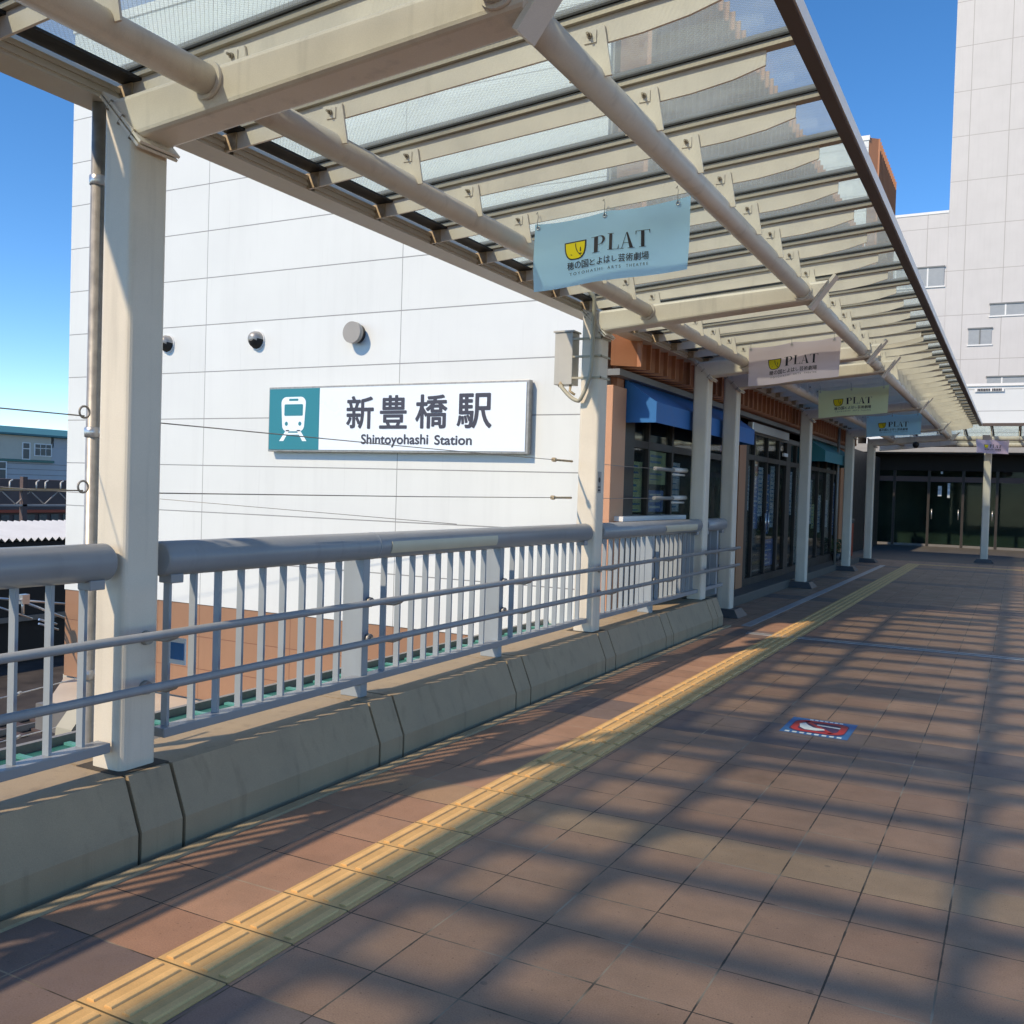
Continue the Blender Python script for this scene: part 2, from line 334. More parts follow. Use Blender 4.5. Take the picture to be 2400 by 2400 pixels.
POSTS = [-0.45, 1.13, 2.72, 4.31, 5.89, 7.50, 9.05, 10.65]
par = thing('parapet_kerb', 'low beige chamfered concrete kerb wall running under the grey railing', 'kerb wall', (-3.2, 5, 0))
prof = lambda e: [(-3.42+e, -0.6), (-2.985-e, -0.6), (-2.985-e, 0.113), (-3.07-e, 0.322-e), (-3.42+e, 0.322-e)]
B().prism(prof(0.02), 1, -1, 10.96).build('core', M['darkrecess'], par)
ys = [-1]
for q in POSTS: ys += [q-0.112, q+0.112]
ys += [10.98]
for a, b_ in zip(ys, ys[1:]):
    if b_ - a < 0.05 or b_ < 0.5: continue
    o = B().prism(prof(0), 1, a+0.009, b_-0.009).build('panel', M['kerb'], par)
# step in front of the shops
st = thing('shop_step', 'low dark grey step along the foot of the shop fronts', 'step', (-3.55, 17, 0))
B().box(-3.9, -3.375, 11.3, 26.3, -0.3, 0.13, 0.008).build('tread', M['porch'], st)

# ------------------------------------------------------------------ railing
rl = thing('railing', 'grey steel railing with thick round handrail between the canopy columns', 'railing', (-3.2, 5, 0.32))
for a, b_ in ((-0.3, 2.60), (2.86, 7.37), (7.63, 10.52), (10.78, 11.55)):
    bb = B(); e = 0.012
    bb.tube([(-3.2, a, 1.165), (-3.2, a+e, 1.165), (-3.2, b_-e, 1.165), (-3.2, b_, 1.165)], [0.066, 0.075, 0.075, 0.066], 28)
    h_ = bb.build('handrail', M['rail'], rl)
    for s_ in ([a+1.5] if b_-a > 3 else []):
        B().tube([(-3.2, s_-0.004, 1.165), (-3.2, s_+0.004, 1.165)], 0.0765, 28).build('seam', M['baluster'], h_)
    B().box(-3.24, -3.165, a+0.02, b_+0.01, 0.402, 0.442, 0.004).build('bottom_rail', M['rail'], rl)
    for y_ in (b_-0.07, a+0.07):
        B().box(-3.235, -3.16, y_-0.035, y_+0.035, 1.06, 1.10, 0.004).build('bracket', M['rail'], rl)
for a, b_ in ((4.46, 5.70), (9.25, 10.30)):
    bb = B(); ring = []
    for rad in (0.0765, 0.080):
        for k in range(9):
            an = R(-32 + 6.2*k); ring.append((-3.2 + rad*math.cos(an), 1.165 + rad*math.sin(an)))
    poly = ring[:9] + ring[9:][::-1]
    bb.prism(poly, 1, a, b_).build('reading_plate', M['plate'], rl)
for q in (1.13, 4.31, 5.89, 9.05, 11.35):
    B().box(-3.325, -3.185, q-0.03, q+0.03, 0.322, 1.10, 0.004).build('post', M['baluster'], rl)
nb = 0
for a, b_ in zip(POSTS, POSTS[1:] + [11.6]):
    for k in range(1, 10):
        y_ = a + (b_-a)*(0.04 + k*0.92/10)
        if b_ > 11: y_ = a + 0.13 + k*0.1575
        if y_ < 0.9 or y_ > 11.2: continue
        B().box(-3.236, -3.200, y_-0.007, y_+0.007, 0.44, 1.10).build('baluster', M['baluster'], rl); nb += 1
for z_ in (0.887, 0.682):
    B().tube([(-2.97, -0.4, z_), (-2.97, 11.55, z_)], 0.0175, 14).build('guard_rail', M['rail'], rl)
    for q in POSTS[1:] + [11.4]:
        x1 = -3.125 if q in (2.72, 7.50, 10.65) else -3.18
        bb = B().tube([(x1-0.004, q+0.02, z_-0.035), (x1+0.018, q+0.02, z_-0.035)], [0.030, 0.026], 14)
        bb.tube([(x1+0.01, q+0.02, z_-0.035), (-3.02, q+0.035, z_-0.035), (-2.985, q+0.05, z_-0.02), (-2.972, q+0.05, z_-0.008)], 0.009, 8)
        bb.build('rail_bracket', M['galv'], rl)

# ------------------------------------------------------------------ canopy
ZB = lambda x: 3.115 + 0.075*(x+2.69)      # rafter underside
ZT = lambda x: 3.205 + 0.083*(x+2.69)      # rafter top
BB = lambda x: 2.850 + 0.090*(x+3.13)      # beam underside
BT = lambda x: 3.030 + 0.066*(x+3.13)      # beam top
PA, PAZ, PB, PBZ, PR = -2.74, 3.0, -1.50, 3.078, 0.057
X0 = -3.31
def build_column(parent, yc, zbase):
    bb = B(); h0 = len(bb.bm.verts)
    bb.prism(rrect(X0, X0+0.18, yc-0.09, yc+0.09, 0.026), 2, zbase, 3.0)
    for v in bb.bm.verts:
        if v.co.z > 2.9: v.co.z = 3.035 - (v.co.x - X0)*1.03
    o = bb.build('column', M['column'], parent)
    for fc in o.data.polygons:
        if abs(fc.normal.z) < 0.2: fc.use_smooth = False
    return o
def build_beam(parent, yc):
    sec = rrect(-0.086, 0.086, 0, 1, 0.0)
    # rounded box section in (y, t); t 0 = underside, 1 = top
    n = 3; r = 0.024; pts = []
    for cy, ct, a0 in ((0.086-r, 0, -90), (0.086-r, 1, 0), (-0.086+r, 1, 90), (-0.086+r, 0, 180)):
        for k in range(n+1):
            a = R(a0 + 90*k/n); dy, dz = r*math.cos(a), r*math.sin(a)
            pts.append((cy+dy, ct, dz + (r if ct == 0 else -r)))
    bb = B(); ringa, ringb = [], []
    for y, ct, dz in pts:
        zf = lambda x: (BB(x) if ct == 0 else BT(x)) + dz
        xa = X0; 
        for _ in range(6): xa = X0 + (3.035 - zf(xa))/1.03
        xb = -1.44
        for _ in range(6): xb = -1.44 + (zf(xb) - 2.98)*0.75
        ringa.append(bb.bm.verts.new((xa, yc+y, zf(xa)))); ringb.append(bb.bm.verts.new((xb, yc+y, zf(xb))))
    n_ = len(pts)
    for k in range(n_): bb.bm.faces.new((ringa[k], ringa[(k+1) % n_], ringb[(k+1) % n_], ringb[k]))
    bb.bm.faces.new(ringa); bb.bm.faces.new(ringb[::-1])
    be = bb.build('beam', M['cream'], parent)
    # paired mitre flanges
    for k, off in enumerate((-0.012, 0.006)):
        c0 = Vector((X0-0.004, yc, 3.039)); c1 = Vector((X0+0.218, yc, 2.811)); d = (c1-c0).normalized(); nrm = Vector((d.z, 0, -d.x))*-1
        bb = B(); q = []
        for s0, yy in ((0, -0.100), (0, 0.100), (1, 0.100), (1, -0.100)):
            base = (c0 if s0 == 0 else c1) + Vector((0, yy, 0)); q.append(base)
        lo = [bb.bm.verts.new(v + nrm*off) for v in q]; hi = [bb.bm.verts.new(v + nrm*(off+0.011)) for v in q]
        bb.bm.faces.new(lo); bb.bm.faces.new(hi[::-1])
        for i in range(4): bb.bm.faces.new((lo[i], lo[(i+1) % 4], hi[(i+1) % 4], hi[i]))
        bb.build('flange', M['cream'], be)
    bb = B()
    for yy in (-0.094, 0.094):
        for q in (0.2, 0.5, 0.8):
            c_ = Vector((X0-0.004+0.222*q, yc+yy, 3.039-0.228*q)); nv = Vector((0.716, 0, 0.698))
            bb.tube([c_-nv*0.022, c_+nv*0.022], 0.007, 6)
    bb.build('flange_bolts', M['bolt'], be)
    # end plate on the slanted tip
    bb = B().prism([(-1.462, 2.955), (-1.443, 2.945), (-1.262, 3.185), (-1.281, 3.195)], 1, yc-0.062, yc+0.062)
    bb.build('end_plate', M['cream'], be)
    for px, pz in ((PA, PAZ), (PB, PBZ)):
        for sgn in (-1, 1):
            B().tube([(px, yc+sgn*0.084, pz), (px, yc+sgn*0.102, pz)], 0.072, 24).build('pipe_collar', M['cream'], be)
    return be
def build_rafter(parent, y):
    ra = bpy.data.objects.new('rafter', None)
    bb = B()
    xs = [-3.38, -1.30, -0.985]
    poly = [(-3.38, ZB(-3.38)), (-1.30, ZB(-1.30)), (-1.12, ZB(-1.12)+0.014), (-0.985, 3.283), (-0.985, ZT(-0.985)), (-3.38, ZT(-3.38))]
    bb.prism(poly, 1, y-0.006, y+0.006)
    ra = bb.build('rafter', M['rafter'], parent)
    e = 0.001
    B().prism([(-3.38, ZT(-3.38)+e), (-0.865, ZT(-0.865)+e), (-0.865, ZT(-0.865)+0.026), (-3.38, ZT(-3.38)+0.026)], 1, y-0.026, y+0.026).build('glazing_bar', M['bar'], ra)
    B().prism([(-3.38, ZT(-3.38)+0.027), (-0.865, ZT(-0.865)+0.027), (-0.865, ZT(-0.865)+0.058), (-3.38, ZT(-3.38)+0.058)], 1, y-0.036, y+0.036).build('gasket', M['rubber'], ra)
    for px, pz in ((PA, PAZ), (PB, PBZ)):
        zb = ZB(px)
        k = B().prism([(px-0.088, pz), (px+0.088, pz), (px+0.052, zb+0.066), (px-0.052, zb+0.066)], 1, y-0.018, y-0.008).build('bracket', M['rafter'], ra)
        B().box(px-0.028, px+0.022, y-0.023, y-0.0185, zb+0.006, zb+0.054).build('washer_plate', M['rafter'], k)
        B().tube([(px-0.004, y-0.024, zb+0.032), (px-0.004, y-0.034, zb+0.032)], 0.011, 6).tube([(px-0.004, y-0.030, zb+0.032), (px-0.004, y-0.052, zb+0.032)], 0.0055, 8).build('bolt', M['bolt'], k)
    k = B().box(-3.45, -3.385, y-0.014, y+0.05, 3.062, 3.143, 0.003).box(-3.386, -3.31, y-0.016, y-0.007, 3.064, 3.143).build('end_bracket', M['rust'], ra)
    return ra
def build_canopy(name, label, ya, yb, beams, rafters):
    cn = thing(name, label, 'canopy', (-2.2, (ya+yb)/2, 0))
    for yc, zb in beams:
        c_ = build_column(cn, yc, zb)
        if zb < 0.2:
            bb = B(); lo = [bb.bm.verts.new((-3.22+sx*0.235, yc+sy*0.235, 0.004)) for sx, sy in ((-1, -1), (1, -1), (1, 1), (-1, 1))]
            hi = [bb.bm.verts.new((-3.22+sx*0.165, yc+sy*0.165, 0.10)) for sx, sy in ((-1, -1), (1, -1), (1, 1), (-1, 1))]
            bb.bm.faces.new(lo[::-1]); bb.bm.faces.new(hi)
            for i in range(4): bb.bm.faces.new((lo[i], lo[(i+1) % 4], hi[(i+1) % 4], hi[i]))
            bb.build('plinth', M['plinth'], c_)
        else:
            B().box(X0-0.04, X0+0.215, yc-0.125, yc+0.125, 0.3215, 0.325).build('base_seal', M['darkrecess'], c_)
        build_beam(cn, yc)
    stops = [ya] + [q for q, _ in beams] + [yb]
    for a, b_ in zip(stops, stops[1:]):
        if b_-a < 0.2: continue
        for px, pz in ((PA, PAZ), (PB, PBZ)):
            B().tube([(px, a+(0.09 if a != ya else 0), pz), (px, b_-(0.09 if b_ != yb else 0), pz)], PR, 24).build('pipe', M['cream'], cn)
    proto = None
    for y in rafters:
        if proto is None: proto = build_rafter(cn, y); py = y
        else: copy_tree(proto, cn, Vector((0, y-py, 0)))
    edges = [ya] + list(rafters) + [yb]
    for i in range(len(edges)-1):
        a, b_ = edges[i]+0.008, edges[i+1]-0.008
        if b_-a < 0.1: continue
        B().prism([(-3.33, ZT(-3.33)+0.036), (-0.85, ZT(-0.85)+0.036), (-0.85, ZT(-0.85)+0.044), (-3.33, ZT(-3.33)+0.044)], 1, a, b_).build('glass_panel', M['glass'], cn)
    # gutter
    B().box(-3.545, -3.385, ya, yb, 3.06, 3.072).box(-3.545, -3.535, ya, yb, 3.073, 3.225).box(-3.395, -3.385, ya, yb, 3.073, 3.133)\
       .box(-3.384, -3.376, ya, yb, 3.078, 3.094).box(-3.384, -3.376, ya, yb, 3.108, 3.130).build('gutter', M['gutter'], cn)
    B().box(-3.372, -3.262, ya, yb, ZT(-3.33)-0.006, ZT(-3.33)+0.006).build('edge_seal', M['rubber'], cn)
    # fascia
    z = ZT(-0.86)
    fa = B().box(-0.868, -0.808, ya, yb, z-0.012, z+0.05).build('fascia', M['fascia'], cn)
    B().box(-0.807, -0.799, ya, yb, z-0.006, z+0.062).build('drip_edge', M['alu'], fa)
    return cn
near_r = [2.78 + 0.5975*k for k in range(-12, 15)]
near_r = [y for y in near_r if y < 11.2]
build_canopy('walkway_canopy', 'near cream steel canopy with wired glass roof over the railing side', -4.6, 11.22,
             [(-2.06, 0.32), (2.72, 0.32), (7.50, 0.32), (10.65, 0.32)], near_r)
far_r = [11.42 + 0.5975*k for k in range(0, 23)]
build_canopy('walkway_canopy', 'far cream steel canopy in front of the shops, beyond the deck joint', 11.24, 24.98,
             [(11.90, 0.0), (16.68, 0.0), (21.46, 0.0), (24.82, 0.0)], far_r)
# canopy branch turning right across the end of the deck (columns on the far side)
br = thing('branch_canopy', 'cream steel canopy branch crossing the far end of the deck before the entrance', 'canopy', (2, 26, 0))
YB = 27.5
for xc in (-0.72, 4.1, 8.9):
    B().prism(rrect(xc-0.09, xc+0.09, YB-0.09, YB+0.09, 0.026), 2, 0, 2.9).build('column', M['column'], br)
    bb = B(); lo = [bb.bm.verts.new((xc+sx*0.235, YB+sy*0.235, 0.004)) for sx, sy in ((-1, -1), (1, -1), (1, 1), (-1, 1))]
    hi = [bb.bm.verts.new((xc+sx*0.165, YB+sy*0.165, 0.10)) for sx, sy in ((-1, -1), (1, -1), (1, 1), (-1, 1))]
    bb.bm.faces.new(lo[::-1]); bb.bm.faces.new(hi)
    for i in range(4): bb.bm.faces.new((lo[i], lo[(i+1) % 4], hi[(i+1) % 4], hi[i]))
    bb.build('plinth', M['plinth'], br)
for xc in (-0.72, 4.1, 8.9):
    B().prism([(YB+0.09, 2.85), (YB+0.09, 3.03), (25.5, 3.17), (25.7, 3.02)], 0, xc-0.085, xc+0.085).build('beam', M['cream'], br)
B().tube([(-1.50, 25.72, 3.10), (10, 25.72, 3.10)], PR, 20).build('pipe', M['cream'], br)
B().tube([(-2.74, 27.1, 3.02), (10, 27.1, 3.02)], PR, 20).build('pipe', M['cream'], br)
B().tube([(PB, 24.9, PBZ), (PB, 25.74, 3.10)], PR, 20).build('pipe', M['cream'], br)
B().tube([(PA, 24.9, PAZ), (PA, 27.1, 3.02)], PR, 20).build('pipe', M['cream'], br)
B().prism([(-3.3, 3.03), (-1.45, 3.17), (-1.45, 3.02), (-3.3, 2.85)], 1, 27.0, 27.17).build('beam', M['cream'], br)
x = -3.0
ZB2 = lambda y: 3.115 + 0.075*(27.1-y); ZT2 = lambda y: ZB2(y) + 0.095
while x < 9.8:
    yend = 25.1
    a_ = 25.02 if x > -0.95 else 25.1
    rf = B().prism([(27.7, ZB2(27.7)), (25.6, ZB2(25.6)), (25.25, ZB2(25.25)+0.04), (25.25, ZT2(25.25)), (27.7, ZT2(27.7))], 0, x-0.006, x+0.006).build('rafter', M['rafter'], br)
    B().prism([(27.7, ZT2(27.7)+0.001), (25.1, ZT2(25.1)+0.001), (25.1, ZT2(25.1)+0.055), (27.7, ZT2(27.7)+0.055)], 0, x-0.03, x+0.03).build('glazing_bar', M['rubber'], rf)
    B().prism([(25.72-0.09, 3.1), (25.72+0.09, 3.1), (25.72+0.05, ZB2(25.72)+0.06), (25.72-0.05, ZB2(25.72)+0.06)], 0, x-0.02, x-0.008).build('bracket', M['rafter'], rf)
    x += 0.5975
B().prism([(27.7, ZT2(27.7)+0.04), (25.1, ZT2(25.1)+0.04), (25.1, ZT2(25.1)+0.048), (27.7, ZT2(27.7)+0.048)], 0, -3.1, 10).build('glass_roof', M['glass'], br)
B().box(-0.80, 10, 25.04, 25.095, ZT2(25.1)-0.01, ZT2(25.1)+0.06).build('fascia', M['fascia'], br)
B().box(-3.2, 10, 27.71, 27.87, 3.06, 3.22).build('gutter', M['gutter'], br)

# ------------------------------------------------------------------ text helpers
GCACHE = {}
def glyph_mesh(s, size, bold=0.0, name='lettering', width=None, spacing=1.0):
    if (s, size, spacing) in GCACHE: return GCACHE[(s, size, spacing)].copy()
    cu = bpy.data.curves.new(name, 'FONT'); cu.body = s; cu.size = size; cu.offset = bold; cu.fill_mode = 'FRONT'; cu.space_character = spacing
    cu.resolution_u = 4
    o = bpy.data.objects.new('tmp_text', cu); COL.objects.link(o)
    dg = bpy.context.evaluated_depsgraph_get(); dg.update()
    me = bpy.data.meshes.new_from_object(o.evaluated_get(dg)); bpy.data.objects.remove(o); bpy.data.curves.remove(cu)
    GCACHE[(s, size, spacing)] = me; return me.copy()
def fit(me, x0, x1, y0, y1, free=True):
    xs = [v.co.x for v in me.vertices]; ys_ = [v.co.y for v in me.vertices]
    sx = (x1-x0)/(max(xs)-min(xs)); sy = (y1-y0)/(max(ys_)-min(ys_)); mx, my = min(xs), min(ys_)
    for v in me.vertices: v.co.x = x0 + (v.co.x-mx)*sx; v.co.y = y0 + (v.co.y-my)*sy; v.co.z = 0
    return me
def join_text(chars, size, bold, boxes, asp=1.0):
    bm = bmesh.new()
    for ch, bx in zip(chars, boxes):
        n_ = 9 if bold else 1
        for k in range(n_):       # heavier strokes: copies shifted round a small circle, each a hair behind the next
            dx, dy = (0, 0) if k == 0 else (bold*math.cos(k*math.pi/4), bold*asp*math.sin(k*math.pi/4))
            me = fit(glyph_mesh(ch, size, 0), bx[0]+bold, bx[1]-bold, bx[2]+bold*asp, bx[3]-bold*asp)
            for v in me.vertices: v.co.x += dx; v.co.y += dy; v.co.z = k*0.00012
            bm.from_mesh(me); bpy.data.meshes.remove(me)
    return bm
def place(bm, mtx, warp=None, thick=0.0):
    if warp:
        for v in bm.verts: v.co = warp(v.co)
    bmesh.ops.transform(bm, matrix=mtx, verts=bm.verts[:]); return bm
def bobj(bm, name, mat, parent):
    q = B(); q.bm.free(); q.bm = bm; return q.build(name, mat, parent, norm=False)
def poly2(bm, pts, z=0.0):
    f_ = bm.faces.new([bm.verts.new((x, y, z)) for x, y in pts])
    return f_
def FACE(x0, y0, z0): # local (x right, y up) -> world facing -Y
    return Matrix(((1, 0, 0, x0), (0, 0, -1, y0), (0, 1, 0, z0), (0, 0, 0, 1)))

# ------------------------------------------------------------------ station building
sb = thing('station_building', 'large white station building with terracotta slatted side and shop fronts', 'building', (-8, 15, 0))
XF = -3.7
B().box(-11.94, -3.80, 9.0, 23.9, -0.10, 7.72).build('white_wall', M['whitewall'], sb)
B().box(-11.96, -3.79, 8.98, 23.9, 7.72, 7.84).build('roof_coping', M['white'], sb)
B().box(-11.93, -3.80, 9.01, 23.9, -1.33, -0.10).build('terracotta_band', M['brickband'], sb)
B().box(-12.0, -3.8, 9.05, 23.9, -6, -1.33).build('base_wall', M['bgcream'], sb)
B().box(-3.799, -3.765, 9.03, 9.2, -1.33, 7.70).build('corner_trim', M['greytrim'], sb)
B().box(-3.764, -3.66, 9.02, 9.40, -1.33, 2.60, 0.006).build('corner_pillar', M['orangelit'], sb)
B().box(-3.9, -3.70, 9.22, 23.9, 2.58, 7.70).build('upper_wall', M['orange'], sb)
B().box(-3.74, -3.60, 9.03, 23.9, 2.70, 2.765).build('slat_sill', M['greytrim'], sb)
B().box(-3.80, -3.70, 9.41, 23.2, 2.50, 2.699).build('lintel', M['greylintel'], sb)
y = 9.02; n_s = 0
while y < 23.8:
    o = B().prism([(-3.699, y), (-3.485, y+0.185), (-3.44, y+0.185), (-3.44, y+0.215), (-3.699, y+0.225)], 2, 2.80, 7.74).build('slat', M['orange'], sb); y += 0.272; n_s += 1
# shop interior (behind the glass) and fronts
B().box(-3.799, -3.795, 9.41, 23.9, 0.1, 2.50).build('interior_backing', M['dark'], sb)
def shopunit(ya, yb, mull, zt, sill):
    B().box(XF-0.03, XF-0.02, ya, yb, sill+0.05, 2.50).build('shop_window', M['shopglass'], sb)
    for m_, wd_ in mull: B().box(XF-0.05, XF+0.012, m_-wd_/2, m_+wd_/2, 0.1, 2.5).build('mullion', M['browntrim'], sb)
    B().box(XF-0.049, XF+0.010, ya, yb, zt-0.04, zt+0.04).build('transom', M['browntrim'], sb)
    B().box(XF-0.055, XF+0.016, ya, yb, 0.1, sill+0.04).build('stall_riser', M['browntrim'] if sill < 0.5 else M['greylintel'], sb)
shopunit(9.41, 14.05, [(9.60, 0.3), (10.22, 0.05), (11.05, 0.06), (12.4, 0.06), (13.95, 0.1)], 2.05, 1.15)
shopunit(14.45, 19.2, [(14.60, 0.22), (15.1, 0.06), (15.98, 0.05), (16.85, 0.10), (17.6, 0.35), (18.3, 0.06), (19.1, 0.2)], 2.13, 0.2)
shopunit(19.2, 23.2, [(19.7, 0.06), (20.6, 0.06), (21.5, 0.06), (22.4, 0.06), (23.1, 0.2)], 2.13, 0.25)
B().box(XF-0.06, XF+0.04, 14.06, 14.44, 0.1, 2.5).build('pillar', M['orange'], sb)
B().box(XF-0.06, XF+0.04, 23.2, 23.9, 0.1, 2.5).build('pillar', M['orange'], sb)
B().box(XF-0.02, XF+0.14, 9.15, 11.25, 1.215, 1.265).build('window_ledge', M['white'], sb)
B().box(XF+0.0, XF+0.09, 14.6, 17.2, 2.52, 2.66, 0.01).build('awning_cassette', M['alu'], sb)
B().box(XF+0.02, XF+0.06, 17.0, 17.3, 2.24, 2.30).build('door_sensor', M['white'], sb)
rnd_ = random.Random(3)
for (ya, yb, z0, z1, m_) in [(9.82, 10.15, 1.3, 1.86, 'postergreen'), (10.38, 10.95, 1.62, 2.0, 'postergreen'), (10.4, 10.9, 1.3, 1.55, 'posterblue'), (11.2, 11.5, 1.3, 1.9, 'poster'),
        (14.7, 15.0, 1.3, 2.0, 'poster'), (15.15, 15.55, 1.9, 2.08, 'posterred'), (15.15, 15.6, 1.0, 1.85, 'posterblue'), (15.6, 15.9, 1.2, 2.0, 'poster'), (16.05, 16.4, 0.9, 1.9, 'posterblue'), (16.45, 16.75, 1.0, 2.05, 'poster'),
        (17.85, 18.2, 1.2, 2.0, 'poster'), (19.8, 20.2, 1.0, 1.9, 'poster'), (20.7, 21.2, 0.8, 1.6, 'poster'), (21.6, 22.1, 0.9, 1.5, 'poster'), (20.25, 20.5, 0.9, 1.4, 'postergreen'), (22.5, 22.9, 0.7, 1.9, 'posterblue'),
        (16.0, 16.8, 0.35, 0.8, 'posterblue'), (15.2, 15.9, 0.3, 0.8, 'dark')]:
    po = B().box(XF-0.045, XF-0.040, ya, yb, z0, z1).build('poster', M[m_], sb)
    if m_ != 'dark':
        bb = B(); yy = ya+0.03
        for k in range(int((z1-z0)/0.07)):
            zz_ = z1-0.04-0.07*k; w_ = (yb-ya)*rnd_.uniform(0.4, 0.85)
            bb.box(XF-0.0395, XF-0.038, yy, yy+w_, zz_-rnd_.uniform(0.01, 0.03), zz_)
        bb.build('print', M['matwhite'] if m_ in ('posterblue', 'posterred') else M['matblue'], po)
def awning(ya, yb, mat):
    xo, zf, zt_, zl_ = -3.345, 2.46, 2.70, 2.25
    bb = B(); v = [bb.bm.verts.new(q) for q in ((XF, ya, zt_), (XF, yb, zt_), (xo, yb, zf), (xo, ya, zf), (xo, yb, zl_), (xo, ya, zl_), (XF, ya, zl_), (XF, yb, zl_))]
    for q in ((0, 1, 2, 3), (3, 2, 4, 5), (0, 3, 5, 6), (1, 7, 4, 2)): bb.bm.faces.new([v[i] for i in q])
    o = bb.build('awning', mat, sb); md = o.modifiers.new('thick', 'SOLIDIFY'); md.thickness = 0.008; md.offset = 0
awning(9.44, 13.6, M['blue']); awning(19.25, 23.0, M['teal'])
for y in (15.88, 16.08): B().tube([(XF+0.03, y, 0.95), (XF+0.03, y, 1.25)], 0.014, 8).build('door_handle', M['steel'], sb)
# second, taller slatted block behind
tb = thing('slatted_tower', 'tall terracotta slatted block rising behind the station building', 'building', (-9, 41, 0))
B().box(-14, -5.50, 38.4, 44.2, 0, 15.2).build('wall', M['whitewall'], tb)
B().box(-14.03, -5.47, 38.37, 44.2, 15.2, 15.38).build('coping', M['white'], tb)
y = 38.42
while y < 43.9:
    B().prism([(-5.495, y), (-5.19, y+0.27), (-5.13, y+0.27), (-5.13, y+0.31), (-5.495, y+0.33)], 2, 4.0, 15.3).build('slat', M['orange'], tb); y += 0.39
B().box(-5.499, -5.47, 38.4, 44.2, 0, 4.0).build('lower_wall', M['greylintel'], tb)
# lower roof below the white wall
lr = thing('lower_roof', 'pale flat roof ledge below the terracotta band beyond the railing', 'roof', (-9, 7, -1.35))
B().prism([(-11.9, 9.0), (-10.6, 7.75), (-3.9, 7.75), (-3.9, 9.0)], 2, -1.55, -1.35).build('roof_slab', M['ledge'], lr)
B().box(-10.6, -3.9, 7.62, 7.75, -1.62, -1.30).build('roof_edge', M['greylintel'], lr)
# green edge walkway grating just outside the kerb
gr = thing('edge_grating', 'dark green steel edge grating with pale rungs outside the kerb', 'grating', (-4.2, 4, 0.1))
B().box(-4.30, -4.16, 0.5, 9, 0.10, 0.12).build('plate', M['greenish'], gr)
B().box(-4.34, -4.305, 0.5, 9, 0.10, 0.165).build('edge_angle', M['cable'], gr)
for k in range(28):
    y_ = 1.0 + 0.28*k
    B().box(-4.28, -4.17, y_, y_+0.035, 0.122, 0.136).build('rung', M['greenlit'], gr)
# wall vents
for i, (x, z, kind, lab) in enumerate([(-9.98, 3.29, 'hood', 'dark hooded wall vent half hidden behind the near column'), (-8.42, 3.265, 'hood', 'small dark hooded wall vent left of the round grey cap'), (-6.87, 3.27, 'cap', 'round flat grey vent cap on the white wall above the station sign')]):
    if kind == 'cap':
        v_ = thing('round_vent', lab, 'vent', (x, 8.9, z))
        B().tube([(x, 9.0, z), (x, 8.93, z)], 0.108, 28).build('collar', M['browntrim'], v_)
        B().tube([(x, 8.93, z), (x, 8.87, z)], [0.125, 0.125], 32).build('cover', M['capgrey'], v_)
    else:
        v_ = thing('hooded_vent', lab, 'vent', (x, 8.9, z))
        bb = B(); n1, n2 = 8, 16
        rows = []
        for i1 in range(n1+1):
            th = math.pi/2*i1/n1; rows.append([bb.bm.verts.new((x+0.11*math.cos(th)*math.cos(2*math.pi*k/n2), 9.0-0.13*math.sin(th), z+0.11*math.cos(th)*math.sin(2*math.pi*k/n2)+0.02*math.sin(th))) for k in range(n2)])
        for a_, b_ in zip(rows[:-1], rows[1:-1]):
            for k in range(n2):
                zc = (a_[k].co.z+b_[k].co.z)/2
                fc = bb.bm.faces.new((a_[k], a_[(k+1) % n2], b_[(k+1) % n2], b_[k])); fc.smooth = True
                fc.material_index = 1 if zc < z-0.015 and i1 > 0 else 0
        bb.bm.faces.new(rows[-2])
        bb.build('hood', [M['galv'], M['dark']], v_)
        B().tube([(x, 9.0, z), (x, 8.985, z)], 0.12, 24).build('flange', M['white'], v_)

# station sign
SX0, SX1, SZ0, SZ1 = -8.12, -4.555, 1.885, 2.665
sg = thing('station_sign', 'wide white and teal station name sign with a train pictogram on the white wall', 'sign', (-6.3, 8.9, 2.27))
B().box(SX0, SX1, 8.905, 8.98, SZ0, SZ1, 0.004).build('frame', M['galv'], sg)
B().box(SX0+0.79, SX1-0.03, 8.897, 8.906, SZ0+0.025, SZ1-0.025).build('face', M['signwhite'], sg)
tp = B().box(SX0+0.018, SX0+0.788, 8.896, 8.906, SZ0+0.025, SZ1-0.025).build('pictogram_panel', M['signteal'], sg)
px0, pz0 = SX0+0.018, SZ0+0.025; PW, PH = 0.77, 0.73
bm = bmesh.new()
def rp(x0, x1, y0, y1, r, z=0): poly2(bm, rrect(x0, x1, y0, y1, r, 5), z)
# train front: rounded body tapering at the foot
body = rrect(0.245, 0.735, 0.30, 0.865, 0.10, 6)
body = [(0.49+(x-0.49)*(1.0 if y > 0.42 else 0.90), y) for x, y in body]
poly2(bm, body); 
poly2(bm, [(0.35, 0.32), (0.42, 0.32), (0.30, 0.14), (0.215, 0.14)]); poly2(bm, [(0.56, 0.32), (0.63, 0.32), (0.765, 0.14), (0.68, 0.14)])
poly2(bm, [(0.36, 0.275), (0.62, 0.275), (0.64, 0.245), (0.34, 0.245)], -0.0005)
S2 = Matrix.Diagonal((PW, PH, 1, 1))
bobj(place(bm, FACE(px0, 8.8945, pz0) @ S2), 'train_shape', M['signwhite'], tp)
bm = bmesh.new()
rp(0.40, 0.585, 0.80, 0.835, 0.012); rp(0.31, 0.68, 0.555, 0.745, 0.02)
for cx in (0.355, 0.625): poly2(bm, [(cx+0.030*math.cos(2*math.pi*k/20), 0.425+0.034*math.sin(2*math.pi*k/20)) for k in range(20)])
bobj(place(bm, FACE(px0, 8.893, pz0) @ S2), 'train_details', M['signteal'], tp)
